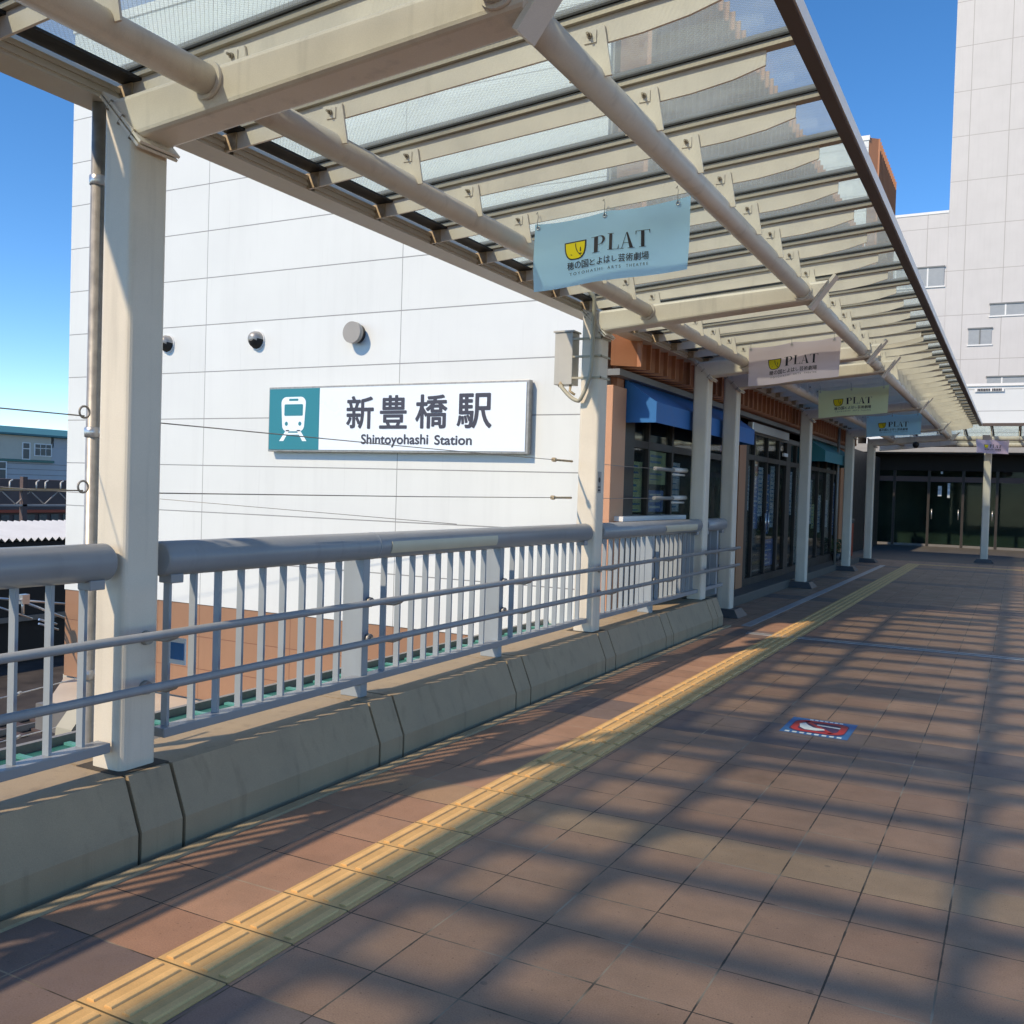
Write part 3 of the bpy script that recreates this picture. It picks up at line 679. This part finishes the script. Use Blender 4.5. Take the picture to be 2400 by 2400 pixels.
kx = [(-6.93, -6.54), (-6.46, -6.08), (-5.97, -5.55), (-5.43, -4.99)]
bm = join_text('新豊橋駅', 0.4, 0.0075, [(a-SX0, b_-SX0, 2.155-SZ0, 2.535-SZ0) for a, b_ in kx])
bobj(place(bm, FACE(SX0, 8.894, SZ0)), 'name_lettering', M['ink'], sg)
for w_, a, b_, c_, d_ in (('Shintoyohashi', -6.71, -5.79, 1.945, 2.095), ('Station', -5.71, -5.23, 1.975, 2.085)):
    bm = join_text([w_], 0.2, 0.0035, [(a-SX0, b_-SX0, c_-SZ0, d_-SZ0)])
    bobj(place(bm, FACE(SX0, 8.894, SZ0)), 'romaji_lettering', M['ink'], sg)

# ------------------------------------------------------------------ banners
def didone(bm):   # P L A T in unit-high capitals, total width about 3.3
    def s(*p): poly2(bm, p)
    # P
    s((0.06, 0.03), (0.30, 0.03), (0.30, 0.97), (0.06, 0.97)); s((-0.06, 0), (0.42, 0), (0.42, 0.03), (-0.06, 0.03)); s((-0.12, 0.97), (0.35, 0.97), (0.35, 1.0), (-0.12, 1.0))
    o_, i_ = [], []
    for k in range(13):
        a = R(90-15*k); o_.append((0.42+0.32*math.cos(a), 0.725+0.275*math.sin(a))); i_.append((0.38+0.20*math.cos(a), 0.725+0.245*math.sin(a)))
    o_ = [(0.30, 1.0)] + o_ + [(0.30, 0.45)]; i_ = [(0.30, 0.97)] + i_ + [(0.30, 0.48)]
    for k in range(len(o_)-1): poly2(bm, (o_[k], o_[k+1], i_[k+1], i_[k]))
    # L
    s((1.00, 0.03), (1.19, 0.03), (1.19, 0.97), (1.00, 0.97)); s((0.90, 0), (1.62, 0), (1.60, 0.03), (0.90, 0.03)); s((0.90, 0.97), (1.29, 0.97), (1.29, 1.0), (0.90, 1.0)); s((1.54, 0.03), (1.60, 0.03), (1.62, 0.27), (1.60, 0.27))
    # A
    s((1.76, 0.0), (1.80, 0.0), (2.10, 1.0), (2.06, 0.98)); s((2.26, 0.03), (2.48, 0.03), (2.14, 1.0), (2.06, 0.98)); s((1.66, 0), (1.92, 0), (1.92, 0.03), (1.66, 0.03)); s((2.16, 0), (2.58, 0), (2.58, 0.03), (2.16, 0.03)); s((1.88, 0.33), (2.26, 0.33), (2.25, 0.36), (1.89, 0.36))
    # T
    s((2.94, 0.03), (3.14, 0.03), (3.14, 0.97), (2.94, 0.97)); s((2.84, 0), (3.24, 0), (3.24, 0.03), (2.84, 0.03)); s((2.62, 0.97), (3.46, 0.97), (3.46, 1.0), (2.62, 1.0)); s((2.62, 0.78), (2.64, 0.78), (2.68, 0.97), (2.62, 0.97)); s((3.46, 0.78), (3.44, 0.78), (3.40, 0.97), (3.46, 0.97))
def mask_outline(c, sx, sy, grow):
    out = []
    for k in range(19):
        a = R(180 + 10*k); c_, s_ = math.cos(a), math.sin(a); out.append((0.5+0.5*math.copysign(abs(c_)**0.62, c_), 1.0-abs(s_)**0.75))
    return [((x-0.5)*(1+grow)*sx + c[0], (y-0.5)*(1+grow)*sy + c[1]) for x, y in out]
def banner(label, mat, x0, y, ztop_l, rise, w, h, rot=0.0, seed=1):
    rd = random.Random(seed)
    bn = thing('hanging_banner', label, 'banner', (x0+w/2, y, ztop_l), 'theatre banners hung under the canopy')
    ph = rd.uniform(0, 6)
    def surf(u, v, lift=0.0):   # u along, v 0 top .. 1 bottom
        zt = ztop_l + rise*u - 0.022*math.sin(math.pi*((u*2) % 1.0)) * (1-v)
        bow = 0.012*math.sin(u*7+ph)*(v*0.8+0.2) + 0.008*math.sin(u*3+v*5+ph*2) + 0.010*math.cos(u*12+v*2)*(1-v)
        lx = (u-0.5)*w*(1-0.02*v); dy = bow-lift
        return Vector((x0+w/2 + lx*math.cos(rot) + dy*math.sin(rot)*-1, y + lx*math.sin(rot) + dy*math.cos(rot), zt - h*v - 0.004*math.sin(u*9+ph)*v))
    bb = B(); nu, nv = 28, 12
    g_ = [[bb.bm.verts.new(surf(i/nu, j/nv)) for j in range(nv+1)] for i in range(nu+1)]
    for i in range(nu):
        for j in range(nv):
            fc = bb.bm.faces.new((g_[i][j], g_[i][j+1], g_[i+1][j+1], g_[i+1][j])); fc.smooth = True
    cl = bb.build('cloth', mat, bn)
    warp = lambda lift: (lambda co: surf(co.x, 1-co.y, lift + co.z))
    A_ = w/h
    # yellow half-mask emblem with black outline
    bm = bmesh.new(); poly2(bm, mask_outline((0.292, 0.520), 0.132, 0.25, 0.09)); poly2(bm, [(0.238, 0.56), (0.245, 0.56), (0.252, 0.50), (0.228, 0.495), (0.236, 0.475), (0.245, 0.47), (0.25, 0.52)], 0.0)
    bmesh.ops.triangulate(bm, faces=bm.faces[:]); bobj(place(bm, Matrix(), warp(0.003)), 'emblem_outline', M['black'], cl)
    bm = bmesh.new(); poly2(bm, mask_outline((0.292, 0.518), 0.128, 0.242, -0.02)); bmesh.ops.triangulate(bm, faces=bm.faces[:]); bobj(place(bm, Matrix(), warp(0.005)), 'emblem', M['yellow'], cl)
    bm = bmesh.new()
    for k in range(8):
        t0, t1 = k/8, (k+1)/8; q = lambda t_: (0.292 + 0.045*t_**2.4, 0.625 - 0.215*t_)
        a, b_ = q(t0), q(t1); poly2(bm, ((a[0], a[1]), (b_[0], b_[1]), (b_[0]+0.005, b_[1]), (a[0]+0.005, a[1])))
    poly2(bm, ((0.324, 0.56), (0.329, 0.56), (0.330, 0.49), (0.322, 0.50))); poly2(bm, ((0.319, 0.47), (0.334, 0.47), (0.334, 0.455), (0.319, 0.455))); poly2(bm, ((0.262, 0.47), (0.272, 0.462), (0.272, 0.452), (0.262, 0.46)))
    bobj(place(bm, Matrix(), warp(0.0065)), 'emblem_lines', M['black'], cl)
    bm = bmesh.new(); didone(bm)
    for v in bm.verts: v.co.x = 0.395 + (v.co.x+0.12)/3.58*0.375; v.co.y = 0.425 + v.co.y*0.235
    bobj(place(bm, Matrix(), warp(0.0045)), 'name_lettering', M['black'], cl)
    s_ = '穂の国とよはし芸術劇場'; n_ = len(s_); cw = 0.53/n_
    narrow = {'の': .84, 'と': .74, 'よ': .78, 'は': .84, 'し': .66}
    bx = []
    for k, ch in enumerate(s_):
        m_ = narrow.get(ch, 0.93); cx = 0.235+cw*(k+0.5); bx.append((cx-cw*m_/2, cx+cw*m_/2, 0.235+0.125*(1-m_)/2, 0.36-0.125*(1-m_)/2))
    bm = join_text(s_, 0.1, 0.0007, bx, 2.3); bobj(place(bm, Matrix(), warp(0.0045)), 'japanese_lettering', M['black'], cl)
    for w_, a, b_ in (('TOYOHASHI', 0.25, 0.47), ('ARTS', 0.505, 0.59), ('THEATRE', 0.625, 0.76)):
        bm = bmesh.new(); me = fit(glyph_mesh(w_, 0.1, 0.0, spacing=1.5), a, b_, 0.155, 0.198); bm.from_mesh(me)
        bobj(place(bm, Matrix(), warp(0.0045)), 'latin_lettering', M['black'], cl)
    for u in (0.025, 0.475, 0.93):
        p_ = surf(u, 0.06, 0.004); top = surf(u, 0, 0.0)
        B().tube([p_+Vector((0.010*math.cos(2*math.pi*k/12), -0.002, 0.010*math.sin(2*math.pi*k/12))) for k in range(13)], 0.0035, 6, False).build('eyelet', M['steel'], bn)
        hk = [p_+Vector((0, -0.006, -0.004)), p_+Vector((0, -0.012, 0.03)), Vector((p_.x, p_.y-0.006, top.z+0.045)), Vector((p_.x-0.008, p_.y, top.z+0.072)), Vector((p_.x-0.016, p_.y, top.z+0.060))]
        B().tube(hk, 0.0022, 6).build('hook', M['cable'], bn)
banner('large pale blue banner nearest the camera, hung below the roof rafters', M['clothblue'], -2.63, 5.13, 3.105, 0.055, 0.97, 0.405, 0, 1)
banner('mauve grey banner hung second from the camera', M['clothmauve'], -2.62, 10.28, 3.115, 0.085, 0.95, 0.42, 0, 2)
banner('pale green banner hung in front of the far column row', M['clothgreen'], -2.62, 14.36, 3.09, 0.06, 0.96, 0.40, 0, 3)
banner('smaller looking sky blue banner beyond the green one', M['clothsky'], -2.60, 19.19, 3.12, 0.05, 0.97, 0.40, 0, 4)
banner('pale pink banner above the lone column at the far end', M['clothpink'], -1.06, 25.3, 3.05, 0.0, 0.97, 0.33, 0.80, 5)

# ------------------------------------------------------------------ items on the columns
for m_ in list(GCACHE.values()): bpy.data.meshes.remove(m_)
GCACHE.clear()
jb = thing('junction_box', 'grey metal junction box strapped to the second column of the canopy', 'junction box', (-3.42, 7.45, 2.6))
B().box(-3.555, -3.385, 7.40, 7.54, 2.415, 2.86, 0.006).build('case', M['boxgrey'], jb)
B().box(-3.565, -3.375, 7.39, 7.55, 2.861, 2.875).build('lid', M['boxgrey'], jb)
bb = B()
for z_ in (2.47, 2.65, 2.80):
    bb.box(-3.384, X0+0.19, 7.400, 7.408, z_-0.008, z_+0.008).box(X0+0.182, X0+0.19, 7.40, 7.60, z_-0.008, z_+0.008).tube([(-3.385, 7.43, z_), (X0, 7.43, z_)], 0.008, 8)
bb.build('strap', M['conduit'], jb)
pts = []
for k in range(25):
    a = k/24
    if a < 0.4: q = a/0.4; pts.append((-3.49+0.20*q, 7.40-0.03*q, 2.41-0.14*math.sin(q*math.pi*0.5)))
    else:
        q = (a-0.4)/0.6; pts.append((-3.29+0.10*math.sin(min(1, q*2.2)*math.pi/2), 7.36+0.02*q, 2.27+0.85*q**1.15))
pts += [(-3.20, 7.37, 3.15), (-3.24, 7.36, 3.19), (-3.31, 7.36, 3.20)]
B().tube(pts, 0.017, 12).build('conduit', M['conduit'], jb)
B().tube([(-3.49, 7.43, 2.45), (-3.49, 7.405, 2.40)], 0.024, 12).tube([(-3.41, 7.44, 2.43), (-3.41, 7.42, 2.36), (-3.36, 7.41, 2.33)], 0.012, 8).build('cable_gland', M['rust'], jb)

dp = thing('downpipe', 'weathered galvanised downpipe beside the nearest column', 'pipe', (-3.46, 2.72, 0))
B().tube([(-3.445, 2.72, 3.059), (-3.445, 2.72, -5.9)], 0.030, 16).build('pipe', M['galv'], dp)
for z_ in (2.74, 1.69, 0.67):
    B().tube([(-3.445, 2.72, z_-0.022), (-3.445, 2.72, z_-0.018), (-3.445, 2.72, z_+0.018), (-3.445, 2.72, z_+0.022)], [0.031, 0.036, 0.036, 0.031], 16).build('coupling', M['steel'], dp)
B().tube([(-3.462, 2.75, 0.655), (-3.47, 2.95, 0.655)], 0.008, 6).build('stay', M['cable'], dp)
d2 = thing('downpipe', 'thin dark downpipe beside the third of the far shop columns', 'pipe', (-3.42, 21.3, 0))
B().tube([(-3.42, 21.26, 3.05), (-3.42, 21.26, 0.0)], 0.028, 12).build('pipe', M['cable'], d2)

def line_wire(lab, x, z, y0_, y1_, ringend=True, dz=0.0):
    o = thing('support_cable', lab, 'cable', (x, (y0_+y1_)/2, z))
    B().tube([(x, y0_, z), (x, (y0_+y1_)/2, z+dz/2-0.004), (x, y1_, z+dz)], 0.0029, 6).build('wire', M['cable'], o)
    if ringend:
        B().tube([(x, y1_, z+dz+0.03+0.028*math.sin(2*math.pi*k/16)-0.02) if False else (x+0.0, y1_+0.024*math.cos(2*math.pi*k/16), z+dz+0.016+0.024*math.sin(2*math.pi*k/16)) for k in range(17)], 0.0045, 8, False).build('eye_ring', M['cable'], o)
    return o
line_wire('upper steel cable ending at an eye ring left of the near column', -3.40, 1.752, -1.0, 2.64)
line_wire('lower steel cable ending at an eye ring left of the near column', -3.40, 1.445, -1.0, 2.64)
for z_, w_ in ((1.75, 'upper'), (1.44, 'lower')):
    o = line_wire('%s steel cable stretched across the white wall between two columns' % w_, -3.36, z_, 2.82, 7.40, False, 0.012)
    B().tube([(-3.36, 7.04, z_+0.011), (-3.36, 7.41, z_+0.012)], 0.009, 8).tube([(-3.36, 7.03, z_+0.011), (-3.36, 7.07, z_+0.011)], 0.018, 8).build('turnbuckle', M['rust'], o)
    o = line_wire('%s cable with a white insulator in front of the shop window' % w_, -3.36, z_+0.012, 7.60, 9.6, False, 0.012)
    B().tube([(-3.36, 9.5, z_+0.024), (-3.36, 10.1, z_+0.026)], 0.021, 10).build('sleeve', M['greytrim'], o)
    B().tube([(-3.36, 10.1, z_+0.03), (-3.36, 10.56, z_+0.035)], 0.026, 10).tube([(-3.36, 10.1, z_-0.02), (-3.36, 10.5, z_-0.02)], 0.012, 8).build('insulator', M['insul'], o)
o = thing('overhead_wire', 'faint thin overhead wire crossing low in front of the white wall', 'cable', (-9, 8, 1.3))
B().tube([(-14, 6.8, 1.45), (-9, 7.9, 1.28), (-5.3, 8.75, 1.12)], 0.0035, 5).build('wire', M['cable'], o)

# small stickers and plates
sk = thing('column_sticker', 'small pale pictogram sticker on the second column', 'sticker', (-3.128, 7.47, 1.58))
B().box(-3.1295, -3.128, 7.425, 7.505, 1.50, 1.68).build('backing', M['capgrey'], sk)
B().tube([(-3.128, 7.465, 1.61), (-3.1272, 7.465, 1.61)], 0.022, 16).build('symbol', M['black'], sk)
B().box(-3.128, -3.1272, 7.44, 7.49, 1.515, 1.53).box(-3.128, -3.1272, 7.44, 7.49, 1.545, 1.555).build('text_lines', M['black'], sk)
ws = thing('notice_plate', 'small white and blue notice plate hanging behind the near column', 'sign', (-3.05, 2.9, 0.8))
B().box(-3.105, -3.015, 2.845, 2.850, 0.735, 0.845).build('plate', M['white'], ws)
B().box(-3.098, -3.022, 2.842, 2.8445, 0.755, 0.825).build('print', M['matblue'], ws)

# floor sticker
fs = thing('floor_sticker', 'blue rectangular floor sticker with a red prohibition ring on the brown tiles', 'floor sticker', (-1.1, 6.5, 0))
def quad(u0, u1, v0, v1, z): return B().box(-1.306+0.42*u0, -1.306+0.42*u1, 6.24+0.46*v0, 6.24+0.46*v1, z, z+0.0008)
quad(0, 1, 0, 1, 0.001).build('backing', M['matblue'], fs)
def ringpoly(bb, w0, w1, z):
    o_ = rrect(-1.306+0.42*w0, -1.306+0.42*(1-w0), 6.24+0.46*(w0+0.06), 6.24+0.46*(1-w0-0.02), 0.09, 6)
    i_ = rrect(-1.306+0.42*w1, -1.306+0.42*(1-w1), 6.24+0.46*(w1+0.06), 6.24+0.46*(1-w1-0.02), 0.06, 6)
    for k in range(len(o_)):
        k2 = (k+1) % len(o_); bb.bm.faces.new([bb.bm.verts.new((*q, z)) for q in (o_[k], o_[k2], i_[k2], i_[k])])
bb = B(); bb.bm.faces.new([bb.bm.verts.new((*q, 0.0022)) for q in rrect(-1.27, -0.922, 6.30, 6.65, 0.08, 6)]); bb.build('inner_field', M['matpurple'], fs)
bb = B(); ringpoly(bb, 0.10, 0.20, 0.003)
bb.bm.faces.new([bb.bm.verts.new((*q, 0.003)) for q in ((-1.21, 6.60), (-1.19, 6.63), (-0.99, 6.36), (-1.01, 6.33))]); bb.build('red_ring', M['red'], fs)
bb = B()
bb.bm.faces.new([bb.bm.verts.new((x, y, 0.004)) for x, y in ((-1.23, 6.52), (-1.20, 6.56), (-1.17, 6.50), (-1.13, 6.45), (-1.06, 6.44), (-1.05, 6.41), (-1.10, 6.37), (-1.17, 6.37), (-1.21, 6.42))])
bb.build('hand_shape', M['matwhite'], fs); bb = B()
bb.bm.faces.new([bb.bm.verts.new((x, y, 0.004)) for x, y in ((-1.12, 6.52), (-0.97, 6.50), (-0.97, 6.53), (-1.12, 6.55))])
bb.build('stick_shape', M['matwhite'], fs); bb = B()
for k in range(8): 
    x = -1.275+0.046*k; bb.box(x, x+0.028, 6.255, 6.285, 0.002, 0.003)
bb.build('lower_text', M['matwhite'], fs); bb = B()
for k in range(7):
    x = -1.19+0.032*k; bb.box(x, x+0.022, 6.66, 6.68, 0.002, 0.003)
bb.build('upper_text', M['matwhite'], fs)

# ------------------------------------------------------------------ entrance building at the far end
eb = thing('entrance_building', 'white fronted entrance hall with dark glass doors at the end of the deck', 'building', (0, 38, 0))
B().box(-4.9, 14, 36.4, 46, 3.2, 5.55).build('upper_wall', M['entrywall'], eb)
B().box(-4.9, 14, 36.35, 36.6, 5.55, 5.64).build('coping', M['white'], eb)
B().box(-7.5, 14, 34.6, 36.39, 3.20, 3.34).build('canopy_band', M['capgrey'], eb)
B().box(-7.5, 14, 34.66, 36.39, 3.345, 3.48).build('band_upper', M['capgrey'], eb)
B().box(-7.5, 14, 34.7, 36.3, 3.16, 3.199).build('soffit', M['browntrim'], eb)
B().box(-7.5, 14, 36.0, 36.35, 2.62, 3.155).build('header', M['dark'], eb)
B().box(-7.6, 14, 37.4, 37.5, 0, 3.1).build('back_wall', M['hallwall'], eb)
B().box(-7.6, 14, 36.05, 37.4, 0.0, 0.03).build('hall_floor', M['greylintel'], eb)
doors_x = [-6.6, -5.2, -3.86, -2.74, -1.66, -0.62, 0.5, 1.7, 2.9, 4.1, 5.3, 6.5]
for i, (a, b_) in enumerate(zip(doors_x, doors_x[1:])):
    dr = B().box(a+0.05, b_-0.05, 36.03, 36.04, 0.08, 2.24).build('door_glass', M['doorglass'], eb)
    B().box(a+0.03, b_-0.03, 36.0, 36.03, 0.0, 0.08).build('kick_rail', M['greylintel'], dr)
    B().box(a+0.05, b_-0.05, 36.03, 36.04, 2.42, 2.62).build('fanlight', M['doorglass'], eb)
for x in (-2.62, -1.78, -0.74, 0.62): B().tube([(x, 35.96, 0.95), (x, 35.96, 1.30)], 0.018, 8).build('door_handle', M['steel'], eb)
for x in doors_x: B().box(x-0.04, x+0.04, 35.98, 36.06, 0, 2.62).build('mullion', M['browntrim'], eb)
B().box(-7.5, 14, 35.99, 36.05, 2.24, 2.42).build('transom', M['bgbrown'], eb)
B().box(-2.45, -2.33, 36.02, 36.029, 1.75, 2.1).box(-2.15, -2.07, 36.02, 36.029, 1.70, 2.2).box(-2.38, -2.31, 36.0, 36.01, 2.52, 2.6).build('door_notice', M['poster'], eb)
B().box(-1.45, -0.55, 36.34, 36.35, 5.36, 5.48).build('letter_strip', M['white'], eb)
bb = B(); x = -1.36
for k in range(15):
    if k == 8: x += 0.05; continue
    bb.box(x, x+0.035, 36.325, 36.338, 5.38, 5.46); x += 0.05
bb.build('letter_marks', M['black'], eb)
B().box(-7.5, -5.0, 34.8, 36, 0, 3.15).build('side_pier', M['browntrim'], eb)
# ground-floor link wall between the shops and the entrance
lw = thing('link_wall', 'dark wall between the last shop and the entrance doors', 'wall', (-4.3, 30, 0))
B().box(-4.6, -4.2, 23.95, 34.7, 0, 3.0).build('wall', M['browntrim'], lw)
sc = thing('dome_camera', 'black dome camera under the far canopy beam', 'camera', (-2.2, 24.7, 2.87))
B().box(-2.26, -2.14, 24.6, 24.72, 2.915, 2.935).build('mount', M['plinth'], sc)
bb = B(); bmesh.ops.create_uvsphere(bb.bm, u_segments=20, v_segments=12, radius=0.075, matrix=Matrix.Translation((-2.2, 24.66, 2.88)))
for fc in bb.bm.faces: fc.smooth = True
bb.build('dome', M['rubber'], sc)
bi = thing('waste_bin', 'orange red bin standing past the last shop', 'bin', (-3.75, 24.6, 0))
B().box(-3.95, -3.55, 24.4, 24.75, 0.13, 0.95, 0.03).build('body', M['bin'], bi); B().box(-3.97, -3.53, 24.38, 24.77, 0.951, 1.05, 0.02).build('lid', M['plinth'], bi)
for i, (x, y, lab) in enumerate([(-3.58, 22.4, 'leafy potted plant on the step by the last shop window'), (-3.57, 23.1, 'second potted plant beside the terracotta pillar')]):
    pl = thing('potted_plant', lab, 'plant', (x, y, 0.13))
    B().tube([(x, y, 0.13), (x, y, 0.30)], [0.07, 0.10], 14).build('pot', M['plinth'], pl)
    bb = B(); rd = random.Random(i)
    for k in range(70):
        a = rd.uniform(0, 6.28); r_ = rd.uniform(0.02, 0.15); z_ = rd.uniform(0.3, 0.62); c_ = Vector((x+r_*math.cos(a), y+r_*math.sin(a), z_))
        d_ = Vector((math.cos(a), math.sin(a), rd.uniform(-.3, .8))).normalized()*0.05; s_ = d_.orthogonal().normalized()*0.015
        bb.bm.faces.new([bb.bm.verts.new(q) for q in (c_-d_, c_+s_, c_+d_, c_-s_)])
    bb.build('leaves', M['leaf'], pl)

# ------------------------------------------------------------------ tower
tw = thing('grey_tower', 'tall pale grey panelled tower with few windows behind the entrance', 'building', (5, 80, 0))
B().box(-5.1, 32, 75, 100, -6, 60).build('tower_wall', M['tower'], tw)
B().box(-30, -5.11, 75.02, 98, -6, 22.3).build('low_wall', M['tower'], tw)
B().box(-30, -5.11, 74.98, 98, 22.3, 22.48).build('low_coping', M['white'], tw)
for (xa, xb, za, zb_) in [(-9.6, -5.27, 17.12, 18.45), (-2.22, 3.6, 14.78, 15.55), (-3.53, -2.06, 12.8, 13.88), (-2.24, 3.4, 10.0, 10.45), (-15.5, -11.4, 17.12, 18.45), (5.6, 11.4, 14.78, 15.55), (5.6, 11.4, 10.0, 10.45)]:
    wf = B().box(xa-0.08, xb+0.08, 74.94, 75.0, za-0.10, za-0.002).build('window_sill', M['white'], tw)
    wd = B().box(xa, xb, 74.96, 74.985, za, zb_).build('window', M['towerglass'], tw)
    B().box(xa-0.06, xb+0.06, 74.90, 74.97, zb_+0.002, zb_+0.10).build('window_head', M['greytrim'], wd)
    nm = max(1, round((xb-xa)/2.2)); 
    for k in range(nm):
        xx = xa + (xb-xa)*(k+0.0 if k else 0) if False else xa+(xb-xa)*(k+0.5)/nm
        B().box(xx-0.05, xx+0.05, 74.94, 74.958, za, zb_).build('window_bar', M['white'] if xb-xa > 2 else M['greytrim'], wd)

# ------------------------------------------------------------------ railway side background (left)
lb = thing('railway_office', 'teal roofed grey and cream railway office across the tracks', 'building', (-125, 85, 0))
X_ = -120
B().box(X_-14, X_, 70, 110, -6, 5.5).build('wall', M['bggrey'], lb)
B().box(X_+0.002, X_+0.25, 77, 87.7, 3.70, 6.95).build('upper_wall', M['bgcream'], lb)
B().box(X_+0.002, X_+0.35, 77, 88.2, 3.35, 3.68).build('ledge', M['greenish'], lb)
B().prism([(X_+0.9, 7.2), (X_-15, 8.9), (X_-15, 5.4), (X_+0.9, 6.95)], 1, 68, 112).build('roof', M['rooftile'], lb)
B().box(X_-13, X_+0.001, 88.3, 110, 5.51, 6.9).build('gable_wall', M['bggrey'], lb)
for (ya, yb, za, zb_) in [(83.4, 84.4, 3.8, 5.9), (85.2, 87.7, 4.35, 5.85), (79.6, 81.0, 0.6, 3.2)]:
    wf = B().box(X_+0.251, X_+0.30, ya-0.12, yb+0.12, za-0.12, zb_+0.12).build('window_frame', M['white'], lb)
    n_ = 3 if yb-ya > 2 else 1
    for k in range(n_):
        w_ = (yb-ya)/n_
        for (q0, q1) in ((0, 0.62), (0.68, 1)):
            B().box(X_+0.301, X_+0.33, ya+w_*k+0.06, ya+w_*(k+1)-0.06, za+(zb_-za)*q0, za+(zb_-za)*q1).build('pane', M['bgglass'], wf)
bb = B()
for k in range(6): bb.box(X_+0.001, X_+0.03, 70, 110, 3.1-0.75*k, 3.14-0.75*k)
bb.build('cladding_joints', M['bgbrown'], lb)
bw = thing('track_side_building', 'long dark brown low building behind the railway gantry', 'building', (-92, 70, 0))
B().box(-98, -90, 50, 90, -6, 1.1).build('wall', M['bgbrown'], bw)
B().box(-89.99, -89.6, 50, 90, -2.3, -2.0).build('red_band', M['bin'], bw)
for k in range(26): B().box(-89.99, -89.9, 52+1.4*k, 52.9+1.4*k, -3.5, -2.5).build('window', M['bgglass'], bw)
ga = thing('railway_gantry', 'ochre and grey lattice railway gantry over the tracks', 'gantry', (-70, 52, 0))
B().box(-70.2, -69.8, 30, 75, 0.28, 0.48).build('top_chord', M['gantry'], ga)
B().box(-70.2, -69.8, 30, 75, -0.95, -0.80).build('bottom_chord', M['gantrylat'], ga)
bb = B()
for k in range(34):
    y_ = 32+1.25*k; up_ = k % 2
    bb.tube([(-70, y_, -0.8 if up_ else 0.28), (-70, y_+1.25, 0.28 if up_ else -0.8)], 0.05, 6)
bb.build('lattice', M['gantrylat'], ga)
B().box(-70.2, -69.8, 48.7, 49.1, -6, 1.4).build('mast', M['bgbrown'], ga)
for y_ in (47.5, 49.8, 50.6, 52.0, 46.2):
    B().tube([(-69.7, y_, 0.48), (-69.7, y_, 1.0)], 0.06, 6).tube([(-69.7, y_, 1.0), (-69.7, y_+0.25, 1.15)], 0.05, 6).build('insulator', M['insul'], ga)
pr = thing('platform_roof', 'white corrugated platform roof beside the station wall', 'roof', (-46, 35, -2))
bb = B(); n_ = 150; y0_, y1_ = 20.0, 50.0
for a in range(n_):
    ya, yb = y0_+(y1_-y0_)*a/n_, y0_+(y1_-y0_)*(a+1)/n_
    za = 0.10*math.cos(a*math.pi); zb_ = 0.10*math.cos((a+1)*math.pi)
    bb.bm.faces.new([bb.bm.verts.new(q) for q in ((-44, ya, -1.72+za), (-44, yb, -1.72+zb_), (-50, yb, -1.15+zb_), (-50, ya, -1.15+za))])
bb.build('roof_sheet', M['whiteroof'], pr)
B().box(-49.9, -44.15, 20, 50, -2.15, -1.86).build('edge_beam', M['dark'], pr)
for y_ in (24, 30, 36, 42, 48): B().box(-47.2, -46.8, y_-0.2, y_+0.2, -6, -2.16).build('post', M['bgbrown'], pr)
# catenary bracket arms close by
ca = thing('catenary_bracket', 'pale steel catenary bracket arms over the dark tracks', 'bracket', (-12, 8.5, -0.4))
for a_, b_, r_ in [((8.05, -0.155), (9.2, -0.345), 0.016), ((8.44, -0.245), (9.2, -0.59), 0.018), ((8.05, -0.27), (8.55, -0.48), 0.012), ((8.65, -0.50), (8.93, -0.60), 0.016), ((8.65, -0.56), (8.96, -0.68), 0.014), ((8.40, -0.20), (8.41, -0.40), 0.02)]:
    B().tube([(-12, a_[0], a_[1]), (-12, b_[0], b_[1])], r_, 8).build('arm', M['steel'], ca)
B().box(-12.05, -11.95, 8.36, 8.47, -0.26, -0.13).build('clamp', M['steel'], ca)
B().tube([(-12.0, 7.9, 1.0), (-12, 7.9, -6)], 0.06, 10).build('mast', M['bgbrown'], ca)
# line-side stay wires and slanted strut beyond the rail
o = thing('lineside_wire', 'upper slack wire with a joint clip below the handrail at the left edge', 'cable', (-8, 5.5, -0.5))
B().tube([(-8, 4.6, -0.54), (-8, 5.5, -0.50), (-8, 7, -0.40)], 0.006, 6).tube([(-8, 5.52, -0.505), (-8, 5.60, -0.49)], 0.018, 8).build('wire', M['steel'], o)
o = thing('lineside_wire', 'lower slack wire with a joint clip just above the bottom rail at the left edge', 'cable', (-8, 5.5, -0.9))
B().tube([(-8, 4.6, -0.94), (-8, 5.5, -0.90), (-8, 7, -0.86)], 0.006, 6).tube([(-8, 5.52, -0.905), (-8, 5.60, -0.89)], 0.018, 8).build('wire', M['steel'], o)
o = thing('raking_strut', 'short mossy raking strut beyond the railing next to the near column', 'strut', (-5, 3.85, 0))
B().prism([(3.74, -0.16), (3.87, -0.20), (3.99, 0.12), (3.93, 0.19), (3.76, 0.0)], 0, -5.04, -4.9).build('body', M['conduit'], o)
tk = thing('dark_slab', 'long dark slab across the tracks seen under the handrail', 'wall', (-30, 20, -4))  # black slab filling the dark area across the tracks
B().box(-36, -35, 8, 60, -6, -2.0).build('wall', M['dark'], tk)
B().box(-34.9, -34.8, 8, 60, -4.3, -4.1).build('cable_duct', M['greylintel'], tk)
for i, x in enumerate((-16, -20, -26)):
    o = thing('railway_track', ['nearest', 'middle', 'farthest'][i] + ' dark railway track below the deck', 'track', (x, 20, -6))
    for dx in (-0.53, 0.53): B().box(x+dx-0.035, x+dx+0.035, -10, 80, -5.98, -5.80).build('rail', M['cable'], o)
    bb = B()
    for k in range(90): bb.box(x-1.1, x+1.1, -5+0.7*k, -4.75+0.7*k, -5.999, -5.93)
    bb.build('sleepers', M['bgbrown'], o)
